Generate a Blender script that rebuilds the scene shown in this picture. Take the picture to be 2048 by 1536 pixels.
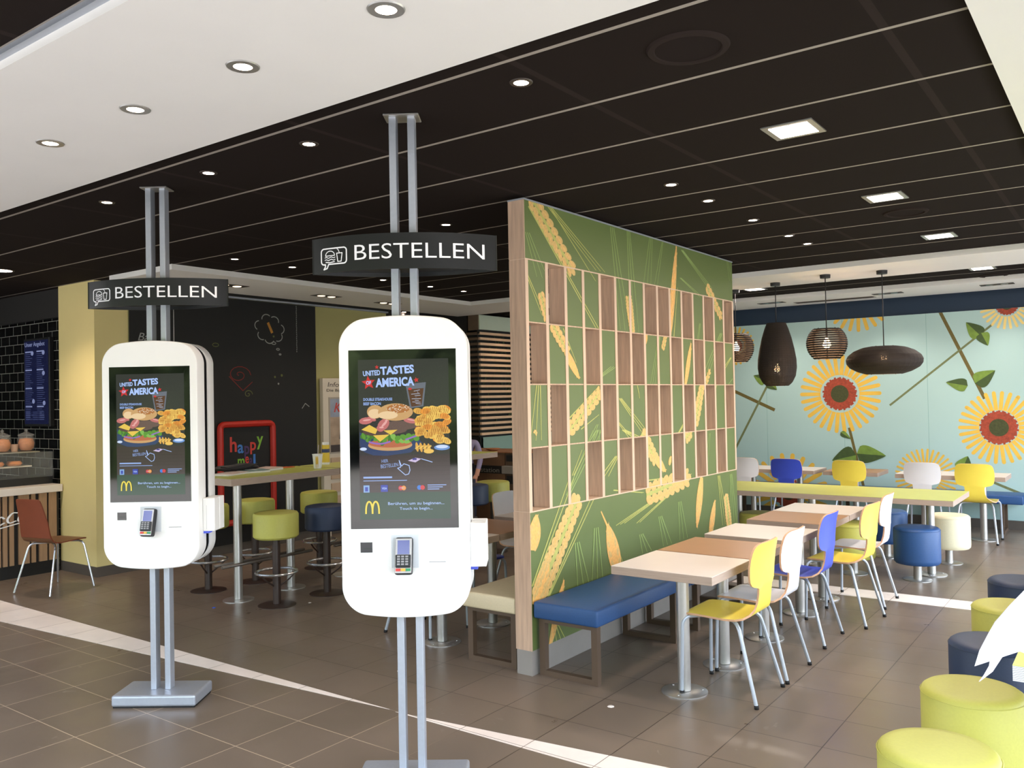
import bpy, bmesh, math, random
from mathutils import Vector, Matrix
random.seed(7)
SC = bpy.context.scene
for o in list(bpy.data.objects):
    bpy.data.objects.remove(o, do_unlink=True)
COL = SC.collection
PI = math.pi
R = math.radians

# ------------------------------------------------------------------ camera
CAMH = 1.68
def cam_axes(y, p, r):
    cy, sy, cp, sp, cr, sr = math.cos(y), math.sin(y), math.cos(p), math.sin(p), math.cos(r), math.sin(r)
    fwd = Vector((-sy * cp, cy * cp, sp)); right = Vector((cy, sy, 0)); up = right.cross(fwd)
    return right * cr + up * sr, -right * sr + up * cr, fwd
RT, UP, FW = cam_axes(.63320191, .01623967, -.01906167)
cam = bpy.data.cameras.new('camera'); cam.sensor_width = 36; cam.sensor_fit = 'HORIZONTAL'
cam.lens = 1699.28 / 2048 * 36; cam.clip_start = .05; cam.clip_end = 500
co = bpy.data.objects.new('camera', cam); COL.objects.link(co)
co.matrix_world = Matrix(((RT.x, UP.x, -FW.x, 0), (RT.y, UP.y, -FW.y, 0), (RT.z, UP.z, -FW.z, CAMH), (0, 0, 0, 1)))
SC.camera = co

# ------------------------------------------------------------------ look, world, sun, exposure
SC.view_settings.view_transform = 'Standard'; SC.view_settings.look = 'None'
SC.view_settings.gamma = 1; SC.view_settings.use_curve_mapping = False
SC.view_settings.exposure = 1.3
W = bpy.data.worlds.new('world'); SC.world = W; W.use_nodes = True
nt = W.node_tree; bg = nt.nodes['Background']
sky = nt.nodes.new('ShaderNodeTexSky'); sky.sky_type = 'NISHITA'; sky.sun_disc = False
sky.sun_elevation = R(50); sky.sun_rotation = R(-40); sky.air_density = 1.0; sky.dust_density = 4.0
mixs = nt.nodes.new('ShaderNodeMixRGB'); mixs.inputs[0].default_value = .55
mixs.inputs[2].default_value = (3.2, 3.25, 3.3, 1)
nt.links.new(sky.outputs[0], mixs.inputs[1]); nt.links.new(mixs.outputs[0], bg.inputs[0])
bg.inputs[1].default_value = 1.15
sun = bpy.data.lights.new('sun', 'SUN'); sun.energy = 4.5; sun.angle = R(1); sun.color = (1, .96, .9)
so = bpy.data.objects.new('sun', sun); COL.objects.link(so)
so.rotation_euler = (R(-38), R(-12), 0); so.location = (-8, 12, 14)

# ------------------------------------------------------------------ materials
def lin(c): return c / 12.92 if c <= .04045 else ((c + .055) / 1.055) ** 2.4
def rgb(r, g, b): return (lin(r / 255), lin(g / 255), lin(b / 255), 1)
MATS = {}
def mat(name, c, rough=.6, metal=0., noise=0., nscale=8., bump=0., spec=.5, coat=0., aniso=None):
    if name in MATS: return MATS[name]
    m = bpy.data.materials.new(name); m.use_nodes = True; n = m.node_tree; b = n.nodes['Principled BSDF']
    b.inputs['Base Color'].default_value = rgb(*c); b.inputs['Roughness'].default_value = rough
    b.inputs['Metallic'].default_value = metal; b.inputs['Specular IOR Level'].default_value = spec
    b.inputs['Coat Weight'].default_value = coat
    tc = n.nodes.new('ShaderNodeTexCoord')
    if noise or bump:
        t = n.nodes.new('ShaderNodeTexNoise'); t.inputs['Scale'].default_value = nscale; t.inputs['Detail'].default_value = 4
        if aniso:
            mp = n.nodes.new('ShaderNodeMapping'); mp.inputs['Scale'].default_value = aniso
            n.links.new(tc.outputs['Object'], mp.inputs[0]); n.links.new(mp.outputs[0], t.inputs['Vector'])
        else: n.links.new(tc.outputs['Object'], t.inputs['Vector'])
    if noise:
        x = n.nodes.new('ShaderNodeMixRGB'); x.blend_type = 'MIX'
        k = 1 - noise; x.inputs[1].default_value = rgb(c[0] * k, c[1] * k, c[2] * k)
        k = 1 + noise; x.inputs[2].default_value = rgb(min(255, c[0] * k), min(255, c[1] * k), min(255, c[2] * k))
        n.links.new(t.outputs['Fac'], x.inputs[0]); n.links.new(x.outputs[0], b.inputs['Base Color'])
    if bump:
        bp = n.nodes.new('ShaderNodeBump'); bp.inputs['Strength'].default_value = bump; bp.inputs['Distance'].default_value = .01
        n.links.new(t.outputs['Fac'], bp.inputs['Height']); n.links.new(bp.outputs[0], b.inputs['Normal'])
    MATS[name] = m; return m
def emis(name, c, s, rough=.12):
    if name in MATS: return MATS[name]
    m = mat(name, (8, 8, 8), rough); b = m.node_tree.nodes['Principled BSDF']
    b.inputs['Emission Color'].default_value = rgb(*c); b.inputs['Emission Strength'].default_value = s
    return m
def glass(name, c=(255, 255, 255), rough=.02, alpha=None):
    m = mat(name, c, rough); b = m.node_tree.nodes['Principled BSDF']
    if alpha is not None: b.inputs['Alpha'].default_value = alpha
    else: b.inputs['Transmission Weight'].default_value = 1.; b.inputs['IOR'].default_value = 1.45
    return m
WHITEC = mat('ceiling_white', (232, 230, 226), .8, noise=.015, nscale=3)
WHITEK = mat('kiosk_white', (243, 243, 241), .32, noise=.006)
BLACKG = mat('black_glass', (6, 7, 9), .04, noise=.02, spec=.6)
BLACKP = mat('black_plastic', (22, 23, 25), .45, noise=.05)
SIGNB = mat('sign_black', (20, 22, 23), .35, noise=.08)
LETW = mat('letter_white', (235, 237, 240), .5, noise=.01)
ALU = mat('brushed_aluminium', (178, 184, 194), .38, .55, noise=.03, nscale=60)
CHROME = mat('chrome', (205, 208, 212), .22, .85, noise=.02)
STEEL = mat('brushed_steel', (188, 186, 182), .34, .8, noise=.03, nscale=40)
CHAIRM = mat('silver_paint', (176, 184, 194), .35, .35, noise=.03)
RUBBER = mat('black_rubber', (20, 20, 21), .7, noise=.05)
BROWNM = mat('brown_metal', (86, 68, 52), .55, noise=.04)
DARKM = mat('dark_brown_metal', (58, 44, 38), .4, noise=.05)
PLY = mat('plywood_edge', (205, 160, 125), .6, noise=.08, nscale=30, aniso=(1, 1, 14))
EDGE = mat('greyed_oak_edge', (170, 150, 135), .6, noise=.09, nscale=20, aniso=(.6, .6, 12))
YEL = mat('yellow_laminate', (252, 226, 88), .4, noise=.03)
WHT = mat('white_laminate', (232, 232, 236), .4, noise=.015)
BLU = mat('blue_laminate', (62, 84, 204), .4, noise=.04)
VBLUE = mat('blue_vinyl', (34, 74, 124), .48, noise=.05, bump=.05, nscale=90)
VNAVY = mat('navy_vinyl', (38, 54, 84), .5, noise=.05, bump=.05, nscale=90)
VLIME = mat('lime_vinyl', (188, 186, 90), .5, noise=.03, bump=.05, nscale=90)
VCREAM = mat('cream_vinyl', (232, 222, 186), .5, noise=.03, bump=.05, nscale=90)
VBEIGE = mat('beige_vinyl', (206, 192, 160), .5, noise=.04, bump=.05, nscale=90)
LAMW = mat('table_white', (230, 219, 211), .3, noise=.012)
LAMB = mat('table_tan', (172, 128, 94), .32, noise=.03)
LAML = mat('table_lime', (194, 200, 98), .33, noise=.03)
WOODP = mat('pinkish_oak', (190, 160, 136), .62, noise=.17, nscale=9, aniso=(6, 6, .45), bump=.05)
WOODF = mat('pale_oak_edge', (208, 180, 155), .62, noise=.06, nscale=9, aniso=(6, 6, .45))
GREENP = mat('panel_green', (93, 109, 57), .5, noise=.04, nscale=2)
WHEAT = mat('wheat_gold', (204, 170, 104), .6, noise=.14, nscale=60)
WHEATO = mat('wheat_orange', (226, 172, 96), .6, noise=.12, nscale=60)
AWN = mat('wheat_awn', (176, 176, 96), .6, noise=.1, nscale=30)
AWND = mat('wheat_awn_pale', (138, 160, 92), .6, noise=.08, nscale=30)
CONC = mat('grey_skirting', (140, 134, 128), .7, noise=.06, nscale=6)
SKIRT = mat('dark_skirting', (84, 76, 68), .6, noise=.06, nscale=6)
YWALL = mat('wall_yellow', (222, 205, 142), .75, noise=.02, nscale=3)
GWALL = mat('wall_green', (172, 166, 110), .75, noise=.02, nscale=3)
NAVYW = mat('wall_navy', (22, 46, 70), .6, noise=.05, nscale=3)
DARKW = mat('dark_wall', (30, 28, 27), .7, noise=.05)
CHALKB = mat('chalkboard_black', (19, 19, 18), .7, noise=.1, nscale=5)
CHALK = mat('chalk_white', (150, 150, 146), .9, noise=.25, nscale=120)
CHALKR = mat('chalk_red', (120, 40, 34), .9, noise=.2, nscale=120)
CHALKY = mat('chalk_ochre', (178, 124, 52), .9, noise=.2, nscale=120)
CHALKG = mat('chalk_olive', (96, 100, 58), .9, noise=.2, nscale=120)
REDF = mat('red_frame', (188, 42, 30), .4, noise=.03)
AQUA = mat('mural_aqua', (172, 202, 199), .6, noise=.012, nscale=1.5)
SEAM = mat('mural_seam', (140, 178, 176), .6, noise=.02)
PETAL = mat('mural_petal', (232, 188, 74), .6, noise=.03)
PETAL2 = mat('mural_petal_pale', (240, 212, 130), .6, noise=.03)
FRED = mat('mural_floret_red', (150, 62, 40), .7, noise=.35, nscale=45)
FDARK = mat('mural_floret_dark', (62, 66, 32), .7, noise=.3, nscale=40)
STEMG = mat('mural_stem', (110, 118, 78), .7, noise=.12, nscale=40)
STEMD = mat('mural_stem_dark', (104, 92, 44), .7, noise=.12, nscale=40)
LEAFG = mat('mural_leaf', (110, 138, 56), .7, noise=.22, nscale=16)
LEAFD = mat('mural_leaf_dark', (62, 82, 40), .7, noise=.2, nscale=16)
SHADE = mat('pendant_board', (36, 26, 20), .75, noise=.2, nscale=4, aniso=(1, 1, 60), bump=.3)
TERRA = mat('chair_terracotta', (130, 64, 40), .5, noise=.06)
SEATBR = mat('chair_brown', (112, 74, 46), .5, noise=.05)
OAKS = mat('counter_oak', (156, 124, 94), .6, noise=.08, nscale=12, aniso=(6, 6, .6))
SLATW = mat('screen_slat', (226, 190, 156), .6, noise=.05, nscale=12)
TEAL = mat('teal_panel', (136, 164, 152), .5, noise=.02)
PALEG = mat('frosted_green_panel', (196, 210, 190), .35, noise=.02)
SERVB = mat('service_brown', (112, 80, 56), .55, noise=.08, nscale=8)
PAPER = mat('paper_white', (240, 240, 240), .7, noise=.01)
SKIN = mat('skin', (205, 150, 125), .6, noise=.03)
PLANT = mat('plant_green', (58, 76, 40), .6, noise=.2, nscale=20)
COOKIE = mat('cookie', (190, 120, 66), .8, noise=.2, nscale=40)
CHOC = mat('chocolate', (52, 34, 26), .7, noise=.2, nscale=40)
GLASS = glass('clear_glass', (235, 240, 238), .02, alpha=.05)
JARG = glass('jar_glass', (225, 228, 230), .03, alpha=.14)

# ------------------------------------------------------------------ mesh builder
class MB:
    def __init__(s): s.v = []; s.f = []; s.m = []; s.sm = []
    def add(s, vs, fs, mi=0, smooth=False):
        o = len(s.v); s.v += [tuple(v) for v in vs]
        for f in fs:
            s.f.append([o + i for i in f]); s.m.append(mi); s.sm.append(smooth)
    def bm(s, b, mi=0, smooth=False, M=None):
        b.verts.ensure_lookup_table(); b.verts.index_update()
        s.add([(M @ v.co if M else v.co) for v in b.verts], [[v.index for v in f.verts] for f in b.faces], mi, smooth); b.free()
    def box(s, x0, x1, y0, y1, z0, z1, mi=0, bev=0, seg=2, M=None):
        b = bmesh.new(); bmesh.ops.create_cube(b, size=1)
        for v in b.verts: v.co = Vector(((x0 + x1) / 2 + v.co.x * (x1 - x0), (y0 + y1) / 2 + v.co.y * (y1 - y0), (z0 + z1) / 2 + v.co.z * (z1 - z0)))
        if bev: bmesh.ops.bevel(b, geom=list(b.edges), offset=bev, segments=seg, affect='EDGES', profile=.5)
        s.bm(b, mi, bev > .012, M); return s
    def tube(s, pts, r, mi=0, seg=10, cap=True, closed=False):
        pts = [Vector(p) for p in pts]; n = len(pts); rings = []
        rr = r if isinstance(r, (list, tuple)) else [r] * n
        t0 = (pts[1] - pts[0]).normalized()
        up = Vector((0, 0, 1)) if abs(t0.z) < .9 else Vector((1, 0, 0))
        a = t0.cross(up).normalized()
        for i, p in enumerate(pts):
            if closed: t = (pts[(i + 1) % n] - pts[i - 1]).normalized()
            else: t = ((pts[min(i + 1, n - 1)] - p).normalized() + (p - pts[max(i - 1, 0)]).normalized()).normalized()
            a = (a - t * a.dot(t)).normalized(); c = t.cross(a)
            rings.append([p + (a * math.cos(k * 2 * PI / seg) + c * math.sin(k * 2 * PI / seg)) * rr[i] for k in range(seg)])
        vs = [v for q in rings for v in q]; fs = []
        for i in range(n if closed else n - 1):
            j = (i + 1) % n
            for k in range(seg):
                k2 = (k + 1) % seg; fs.append([i * seg + k, i * seg + k2, j * seg + k2, j * seg + k])
        s.add(vs, fs, mi, True)
        if cap and not closed:
            s.add(rings[0], [list(range(seg))], mi); s.add(rings[-1], [list(range(seg))[::-1]], mi)
        return s
    def lathe(s, prof, cx=0, cy=0, seg=32, mi=0, smooth=True, cap=True):
        vs = [(cx + r * math.cos(2 * PI * k / seg), cy + r * math.sin(2 * PI * k / seg), z) for r, z in prof for k in range(seg)]
        fs = [[i * seg + k, i * seg + (k + 1) % seg, (i + 1) * seg + (k + 1) % seg, (i + 1) * seg + k] for i in range(len(prof) - 1) for k in range(seg)]
        s.add(vs, fs, mi, smooth)
        if cap:
            if prof[0][0] > 1e-4: s.add(vs[:seg], [list(range(seg))[::-1]], mi)
            if prof[-1][0] > 1e-4: s.add(vs[-seg:], [list(range(seg))], mi)
        return s
    def prism(s, poly, f0, f1, mi=0, capmi=None, smooth=False):
        """poly: 2D pts; f0,f1 map 2D->3D for the two ends"""
        n = len(poly); a = [f0(p) for p in poly]; b = [f1(p) for p in poly]
        s.add(a + b, [[i, (i + 1) % n, n + (i + 1) % n, n + i] for i in range(n)], mi, smooth)
        s.add(a, [list(range(n))[::-1]], mi if capmi is None else capmi); s.add(b, [list(range(n))], mi if capmi is None else capmi)
        return s
    def build(s, name, mats, parent=None, fixn=True, autosm=True):
        me = bpy.data.meshes.new(name); me.from_pydata(s.v, [], s.f)
        for m in (mats if isinstance(mats, (list, tuple)) else [mats]): me.materials.append(m)
        me.polygons.foreach_set('material_index', s.m); me.polygons.foreach_set('use_smooth', s.sm)
        if fixn:
            b = bmesh.new(); b.from_mesh(me); bmesh.ops.remove_doubles(b, verts=b.verts, dist=1e-5)
            bmesh.ops.recalc_face_normals(b, faces=b.faces)
            for e in b.edges:
                if len(e.link_faces) == 2 and e.calc_face_angle(0) > R(38): e.smooth = False
            b.to_mesh(me); b.free()
        me.update()
        o = bpy.data.objects.new(name, me); COL.objects.link(o)
        if parent: o.parent = parent
        return o
def tag(o, label=None, cat=None, group=None, kind=None):
    if label: o['label'] = label
    if cat: o['category'] = cat
    if group: o['group'] = group
    if kind: o['kind'] = kind
    return o
def thing(name, loc, label, cat, rz=0, group=None):
    o = bpy.data.objects.new(name, None); COL.objects.link(o); o.location = loc; o.rotation_euler = (0, 0, rz)
    o.empty_display_size = .1
    return tag(o, label, cat, group)
def dup(root, loc, rz, label, group=None, cat=None):
    def cp(o, par):
        c = o.copy(); COL.objects.link(c)
        if par: c.parent = par
        for ch in [x for x in bpy.data.objects if x.parent == o]: kids.append((ch, c))
        return c
    kids = []; r = cp(root, None)
    while kids:
        ch, p = kids.pop(0); cp(ch, p)
    r.location = loc; r.rotation_euler = (0, 0, rz); r['label'] = label
    if group: r['group'] = group
    return r
def struct(o, label=None):
    o['kind'] = 'structure'
    if label: o['label'] = label
    return o
def bez(p, n=8):
    """rounded polyline: catmull-rom through points"""
    P = [Vector(q) for q in p]; P = [P[0] * 2 - P[1]] + P + [P[-1] * 2 - P[-2]]; out = []
    for i in range(1, len(P) - 2):
        for k in range(n):
            t = k / n; out.append(.5 * ((2 * P[i]) + (P[i + 1] - P[i - 1]) * t + (2 * P[i - 1] - 5 * P[i] + 4 * P[i + 1] - P[i + 2]) * t * t + (-P[i - 1] + 3 * P[i] - 3 * P[i + 1] + P[i + 2]) * t ** 3))
    out.append(P[-2]); return out
def fillet(p, r, n=6):
    P = [Vector(q) for q in p]; out = [P[0]]
    for i in range(1, len(P) - 1):
        a = (P[i - 1] - P[i]); b = (P[i + 1] - P[i]); rr = min(r, a.length * .49, b.length * .49)
        a = P[i] + a.normalized() * rr; b = P[i] + b.normalized() * rr
        for k in range(n + 1):
            t = k / n; out.append(a * (1 - t) ** 2 + P[i] * 2 * t * (1 - t) + b * t * t)
    out.append(P[-1]); return out

# ------------------------------------------------------------------ flat artwork (printed / drawn on real surfaces)
def clip(poly, x0, x1, y0, y1):
    def cut(ps, f, g):
        o = []
        for i, p in enumerate(ps):
            q = ps[i - 1]; a, b = f(p), f(q)
            if (a >= 0) != (b >= 0):
                t = b / (b - a); o.append((q[0] + (p[0] - q[0]) * t, q[1] + (p[1] - q[1]) * t))
            if a >= 0: o.append(p)
        return o
    for f in (lambda p: p[0] - x0, lambda p: x1 - p[0], lambda p: p[1] - y0, lambda p: y1 - p[1]):
        poly = cut(poly, f, None)
        if len(poly) < 3: return []
    return poly
class Art:
    def __init__(s): s.p = []
    def poly(s, pts, m, L=1): s.p.append(([tuple(p[:2]) for p in pts], m, L)); return s
    def rect(s, x0, x1, y0, y1, m, L=1): return s.poly([(x0, y0), (x1, y0), (x1, y1), (x0, y1)], m, L)
    def ell(s, cx, cy, rx, ry, m, L=1, rot=0, n=16, a0=0, a1=2 * PI):
        c, d = math.cos(rot), math.sin(rot)
        n2 = n if a1 - a0 >= 2 * PI - .01 else n + 1
        q = [(rx * math.cos(a0 + (a1 - a0) * k / n), ry * math.sin(a0 + (a1 - a0) * k / n)) for k in range(n2)]
        return s.poly([(cx + x * c - y * d, cy + x * d + y * c) for x, y in q], m, L)
    def line(s, pts, w, m, L=1, closed=False, taper=None):
        pts = [tuple(p[:2]) for p in pts]
        if closed: pts = pts + [pts[0]]
        n = len(pts)
        for i in range(n - 1):
            (x0, y0), (x1, y1) = pts[i], pts[i + 1]; dx, dy = x1 - x0, y1 - y0; l = math.hypot(dx, dy) or 1e-9
            w0 = w / 2; w1 = w / 2
            if taper is not None:
                w0 = w / 2 * (1 + (taper - 1) * i / (n - 1)); w1 = w / 2 * (1 + (taper - 1) * (i + 1) / (n - 1))
            nx, ny = -dy / l, dx / l; e = .25 * w; ex, ey = (dx / l * e, dy / l * e) if n > 2 else (0, 0)
            s.poly([(x0 - ex + nx * w0, y0 - ey + ny * w0), (x0 - ex - nx * w0, y0 - ey - ny * w0), (x1 + ex - nx * w1, y1 + ey - ny * w1), (x1 + ex + nx * w1, y1 + ey + ny * w1)], m, L)
        return s
    def text(s, body, x0, x1, y0, y1, m, L=1, shear=0, rot=0, bold=0):
        c = bpy.data.curves.new('t', 'FONT'); c.body = body; c.shear = shear; c.offset = bold; c.resolution_u = 3
        o = bpy.data.objects.new('t', c); COL.objects.link(o); dg = bpy.context.evaluated_depsgraph_get(); dg.update()
        me = bpy.data.meshes.new_from_object(o.evaluated_get(dg)); vs = [(v.co.x, v.co.y) for v in me.vertices]
        fs = [list(p.vertices) for p in me.polygons]
        bpy.data.objects.remove(o); bpy.data.curves.remove(c); bpy.data.meshes.remove(me)
        if not vs: return s
        mx, Mx = min(v[0] for v in vs), max(v[0] for v in vs); my, My = min(v[1] for v in vs), max(v[1] for v in vs)
        cx, cy = (x0 + x1) / 2, (y0 + y1) / 2; cr, sr = math.cos(rot), math.sin(rot)
        def T(v):
            x = x0 + (v[0] - mx) / (Mx - mx) * (x1 - x0) - cx; y = y0 + (v[1] - my) / (My - my) * (y1 - y0) - cy
            return (cx + x * cr - y * sr, cy + x * sr + y * cr)
        for f in fs: s.poly([T(vs[i]) for i in f], m, L)
        return s
    def star(s, cx, cy, r, m, L=1, rot=0):
        for k in range(5):
            a = rot + PI / 2 + k * 2 * PI / 5
            s.poly([(cx, cy), (cx + r * .45 * math.cos(a - PI / 5), cy + r * .45 * math.sin(a - PI / 5)), (cx + r * math.cos(a), cy + r * math.sin(a)), (cx + r * .45 * math.cos(a + PI / 5), cy + r * .45 * math.sin(a + PI / 5))], m, L)
        return s
    def put(s, mb, fn, clipr=None, step=.0004, xf=None):
        """fn(x,y,depth)->3D"""
        for i_, (pts, m, L) in enumerate(s.p):
            if xf: pts = [xf(p) for p in pts]
            if clipr:
                pts = clip(pts, *clipr)
                if len(pts) < 3: continue
            mb.add([fn(x, y, L * step + i_ * 1.5e-6) for x, y in pts], [list(range(len(pts)))], m)
        return mb
def arches(A, x, y, w, h, m, L=1):
    for k in (0, 1):
        cx = x + w * (.27 + .46 * k)
        pts = [(cx + w * .23 * math.cos(t) , y + h * (max(0, math.sin(t)) ** .75)) for t in [PI * i / 12 for i in range(13)]]
        A.line(pts, w * .12, m, L)

# ================================================================== THE SETTING
ZC, ZL = 2.92, 2.87
TX, TY = .3935, .3885
def tile_nodes(m, tile_a, tile_b, grout, light_grout=None, rough=.32):
    n = m.node_tree; b = n.nodes['Principled BSDF']; g = n.nodes.new('ShaderNodeNewGeometry')
    mp = n.nodes.new('ShaderNodeMapping'); mp.inputs['Location'].default_value = (1.238 + TX * 60, -3.333 + TY * 60, 0)
    n.links.new(g.outputs['Position'], mp.inputs[0])
    br = n.nodes.new('ShaderNodeTexBrick'); br.offset = 0; br.squash = 1
    for k, v in (('Scale', 1), ('Mortar Size', .0024), ('Mortar Smooth', .1), ('Bias', 0), ('Brick Width', TX), ('Row Height', TY)): br.inputs[k].default_value = v
    br.inputs['Color1'].default_value = rgb(*tile_a); br.inputs['Color2'].default_value = rgb(*tile_b); br.inputs['Mortar'].default_value = rgb(*grout)
    n.links.new(mp.outputs[0], br.inputs[0])
    t = n.nodes.new('ShaderNodeTexNoise'); t.inputs['Scale'].default_value = 2.2; t.inputs['Detail'].default_value = 7; t.inputs['Roughness'].default_value = .62
    n.links.new(g.outputs['Position'], t.inputs['Vector'])
    mr = n.nodes.new('ShaderNodeMapRange'); mr.inputs[1].default_value = .3; mr.inputs[2].default_value = .7; mr.inputs[3].default_value = .9; mr.inputs[4].default_value = 1.1
    n.links.new(t.outputs['Fac'], mr.inputs[0])
    mu = n.nodes.new('ShaderNodeMixRGB'); mu.blend_type = 'MULTIPLY'; mu.inputs[0].default_value = 1
    n.links.new(br.outputs['Color'], mu.inputs[1]); n.links.new(mr.outputs[0], mu.inputs[2]); last = mu
    if light_grout:
        sp = n.nodes.new('ShaderNodeSeparateXYZ'); n.links.new(g.outputs['Position'], sp.inputs[0])
        a = n.nodes.new('ShaderNodeMapRange'); a.inputs[1].default_value = 3.5; a.inputs[2].default_value = 3.1
        c = n.nodes.new('ShaderNodeMapRange'); c.inputs[1].default_value = -2.6; c.inputs[2].default_value = -3.1
        n.links.new(sp.outputs[1], a.inputs[0]); n.links.new(sp.outputs[0], c.inputs[0])
        mm = n.nodes.new('ShaderNodeMath'); mm.operation = 'MULTIPLY'; n.links.new(a.outputs[0], mm.inputs[0]); n.links.new(c.outputs[0], mm.inputs[1])
        m2 = n.nodes.new('ShaderNodeMath'); m2.operation = 'MULTIPLY'; n.links.new(mm.outputs[0], m2.inputs[0]); n.links.new(br.outputs['Fac'], m2.inputs[1])
        x = n.nodes.new('ShaderNodeMixRGB'); x.inputs[2].default_value = rgb(*light_grout)
        n.links.new(m2.outputs[0], x.inputs[0]); n.links.new(last.outputs[0], x.inputs[1]); last = x
        # scuffs: irregular pale smears of dried spills
        s2 = n.nodes.new('ShaderNodeTexNoise'); s2.inputs['Scale'].default_value = 5.5; s2.inputs['Detail'].default_value = 6; s2.inputs['Distortion'].default_value = 1.2
        n.links.new(g.outputs['Position'], s2.inputs['Vector'])
        q = n.nodes.new('ShaderNodeMapRange'); q.inputs[1].default_value = .69; q.inputs[2].default_value = .8; q.inputs[4].default_value = .4
        n.links.new(s2.outputs['Fac'], q.inputs[0]); y = n.nodes.new('ShaderNodeMixRGB'); y.inputs[2].default_value = rgb(190, 180, 168)
        n.links.new(q.outputs[0], y.inputs[0]); n.links.new(last.outputs[0], y.inputs[1]); last = y
    n.links.new(last.outputs[0], b.inputs['Base Color'])
    rr = n.nodes.new('ShaderNodeMapRange'); rr.inputs[1].default_value = .3; rr.inputs[2].default_value = .7; rr.inputs[3].default_value = rough - .05; rr.inputs[4].default_value = rough + .1
    n.links.new(t.outputs['Fac'], rr.inputs[0]); n.links.new(rr.outputs[0], b.inputs['Roughness'])
    bp = n.nodes.new('ShaderNodeBump'); bp.inputs['Strength'].default_value = .25; bp.inputs['Distance'].default_value = .002; bp.invert = True
    n.links.new(br.outputs['Fac'], bp.inputs['Height']); n.links.new(bp.outputs[0], b.inputs['Normal'])
FLOOR = mat('floor_tile', (118, 106, 94), .3); tile_nodes(FLOOR, (113, 100, 87), (119, 105, 92), (56, 46, 38), (190, 170, 145))
INLAY = mat('inlay_tile', (230, 220, 210), .3); tile_nodes(INLAY, (242, 230, 220), (246, 236, 227), (140, 126, 114))
CEILD = mat('ceiling_dark', (46, 38, 34), .95, spec=.1)
def ceil_nodes(m):
    n = m.node_tree; b = n.nodes['Principled BSDF']; g = n.nodes.new('ShaderNodeNewGeometry'); sp = n.nodes.new('ShaderNodeSeparateXYZ')
    n.links.new(g.outputs['Position'], sp.inputs[0])
    def band(idx, off, per, half):
        a = n.nodes.new('ShaderNodeMath'); a.operation = 'ADD'; a.inputs[1].default_value = off + per * 60 + per / 2; n.links.new(sp.outputs[idx], a.inputs[0])
        c = n.nodes.new('ShaderNodeMath'); c.operation = 'MODULO'; c.inputs[1].default_value = per; n.links.new(a.outputs[0], c.inputs[0])
        d = n.nodes.new('ShaderNodeMath'); d.operation = 'SUBTRACT'; d.inputs[1].default_value = per / 2; n.links.new(c.outputs[0], d.inputs[0])
        e = n.nodes.new('ShaderNodeMath'); e.operation = 'ABSOLUTE'; n.links.new(d.outputs[0], e.inputs[0])
        f = n.nodes.new('ShaderNodeMath'); f.operation = 'LESS_THAN'; f.inputs[1].default_value = half; n.links.new(e.outputs[0], f.inputs[0]); return f
    s1 = band(1, -2.51, .594, .0105); s2 = band(0, 1.828, 1.165, .016)
    x = n.nodes.new('ShaderNodeMixRGB'); x.inputs[1].default_value = rgb(33, 26, 23); x.inputs[2].default_value = rgb(44, 36, 33)
    n.links.new(s2.outputs[0], x.inputs[0]); y = n.nodes.new('ShaderNodeMixRGB'); y.inputs[2].default_value = rgb(158, 150, 140)
    n.links.new(s1.outputs[0], y.inputs[0]); n.links.new(x.outputs[0], y.inputs[1]); n.links.new(y.outputs[0], b.inputs['Base Color'])
ceil_nodes(CEILD)
struct(MB().box(-13.2, 1.0, -1.4, 12.0, -.2, 0).build('floor', FLOOR))
for i, poly in enumerate([[(-3.285, 3.333), (-11, 3.333), (-11, 2.69)], [(-3.26, 3.322), (.46, 3.30), (.46, 3.77)], [(-2.95, 7.275), (.46, 7.275), (.46, 7.56), (-2.95, 7.56)]]):
    m = MB(); m.prism(poly, lambda p: (p[0], p[1], -.004), lambda p: (p[0], p[1], .0012)); struct(m.build('trim_%d' % (i + 1), INLAY))
# outdoors seen only in reflections: paving and a hedge of trees
GRND = mat('paving', (150, 148, 144), .8, noise=.1, nscale=1)
struct(MB().box(-60, 60, -60, -1.4, -.25, -.02).build('ground', GRND))
struct(MB().box(1.0, 60, -1.4, 60, -.25, -.02).build('ground', GRND))
hb = MB(); rh = random.Random(3)
for k in range(150):
    b = bmesh.new(); bmesh.ops.create_icosphere(b, subdivisions=2, radius=1); cx, cy, cz, r = rh.uniform(-18, 22), rh.uniform(-17, -14), rh.uniform(.4, 5.2), rh.uniform(.9, 1.7)
    for v in b.verts: v.co = Vector((cx, cy, cz)) + v.co * r * rh.uniform(.85, 1.12)
    hb.bm(b, 0)
tag(hb.build('hedge', mat('hedge_green', (58, 72, 40), .9, noise=.4, nscale=3), fixn=False), 'dense trees across the street, seen only as reflections in the kiosk screens', 'trees', kind='stuff')
# upper dark ceiling (slab) and lowered white bands
struct(MB().box(-13.2, 1.0, -1.4, 12.0, ZC, ZC + .25).build('ceiling', CEILD))
low = MB()
def lowbox(x0, x1, y0, y1): low.box(x0, x1, y0, y1, ZL, ZC - .0005)
lowbox(-13.2, .9, 1.344, 2.325)            # near band
lowbox(-13.2, .9, -1.4, -.9)
lowbox(-.393, .9, 2.325, 9.44)             # right band
lowbox(-6.83, -.393, 8.44, 9.44)           # far band
lowbox(-7.88, -6.83, 4.265, 9.44)          # left band
lowbox(-13.2, .9, 10.68, 11.7)
lowbox(-.393, .9, 9.44, 10.68)
struct(low.build('ceiling', WHITEC))
ce = MB(); ce.box(-13.2, .9, 1.318, 1.344, ZC - .02, ZC - .0006); struct(ce.build('trim_4', ALU))
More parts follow.
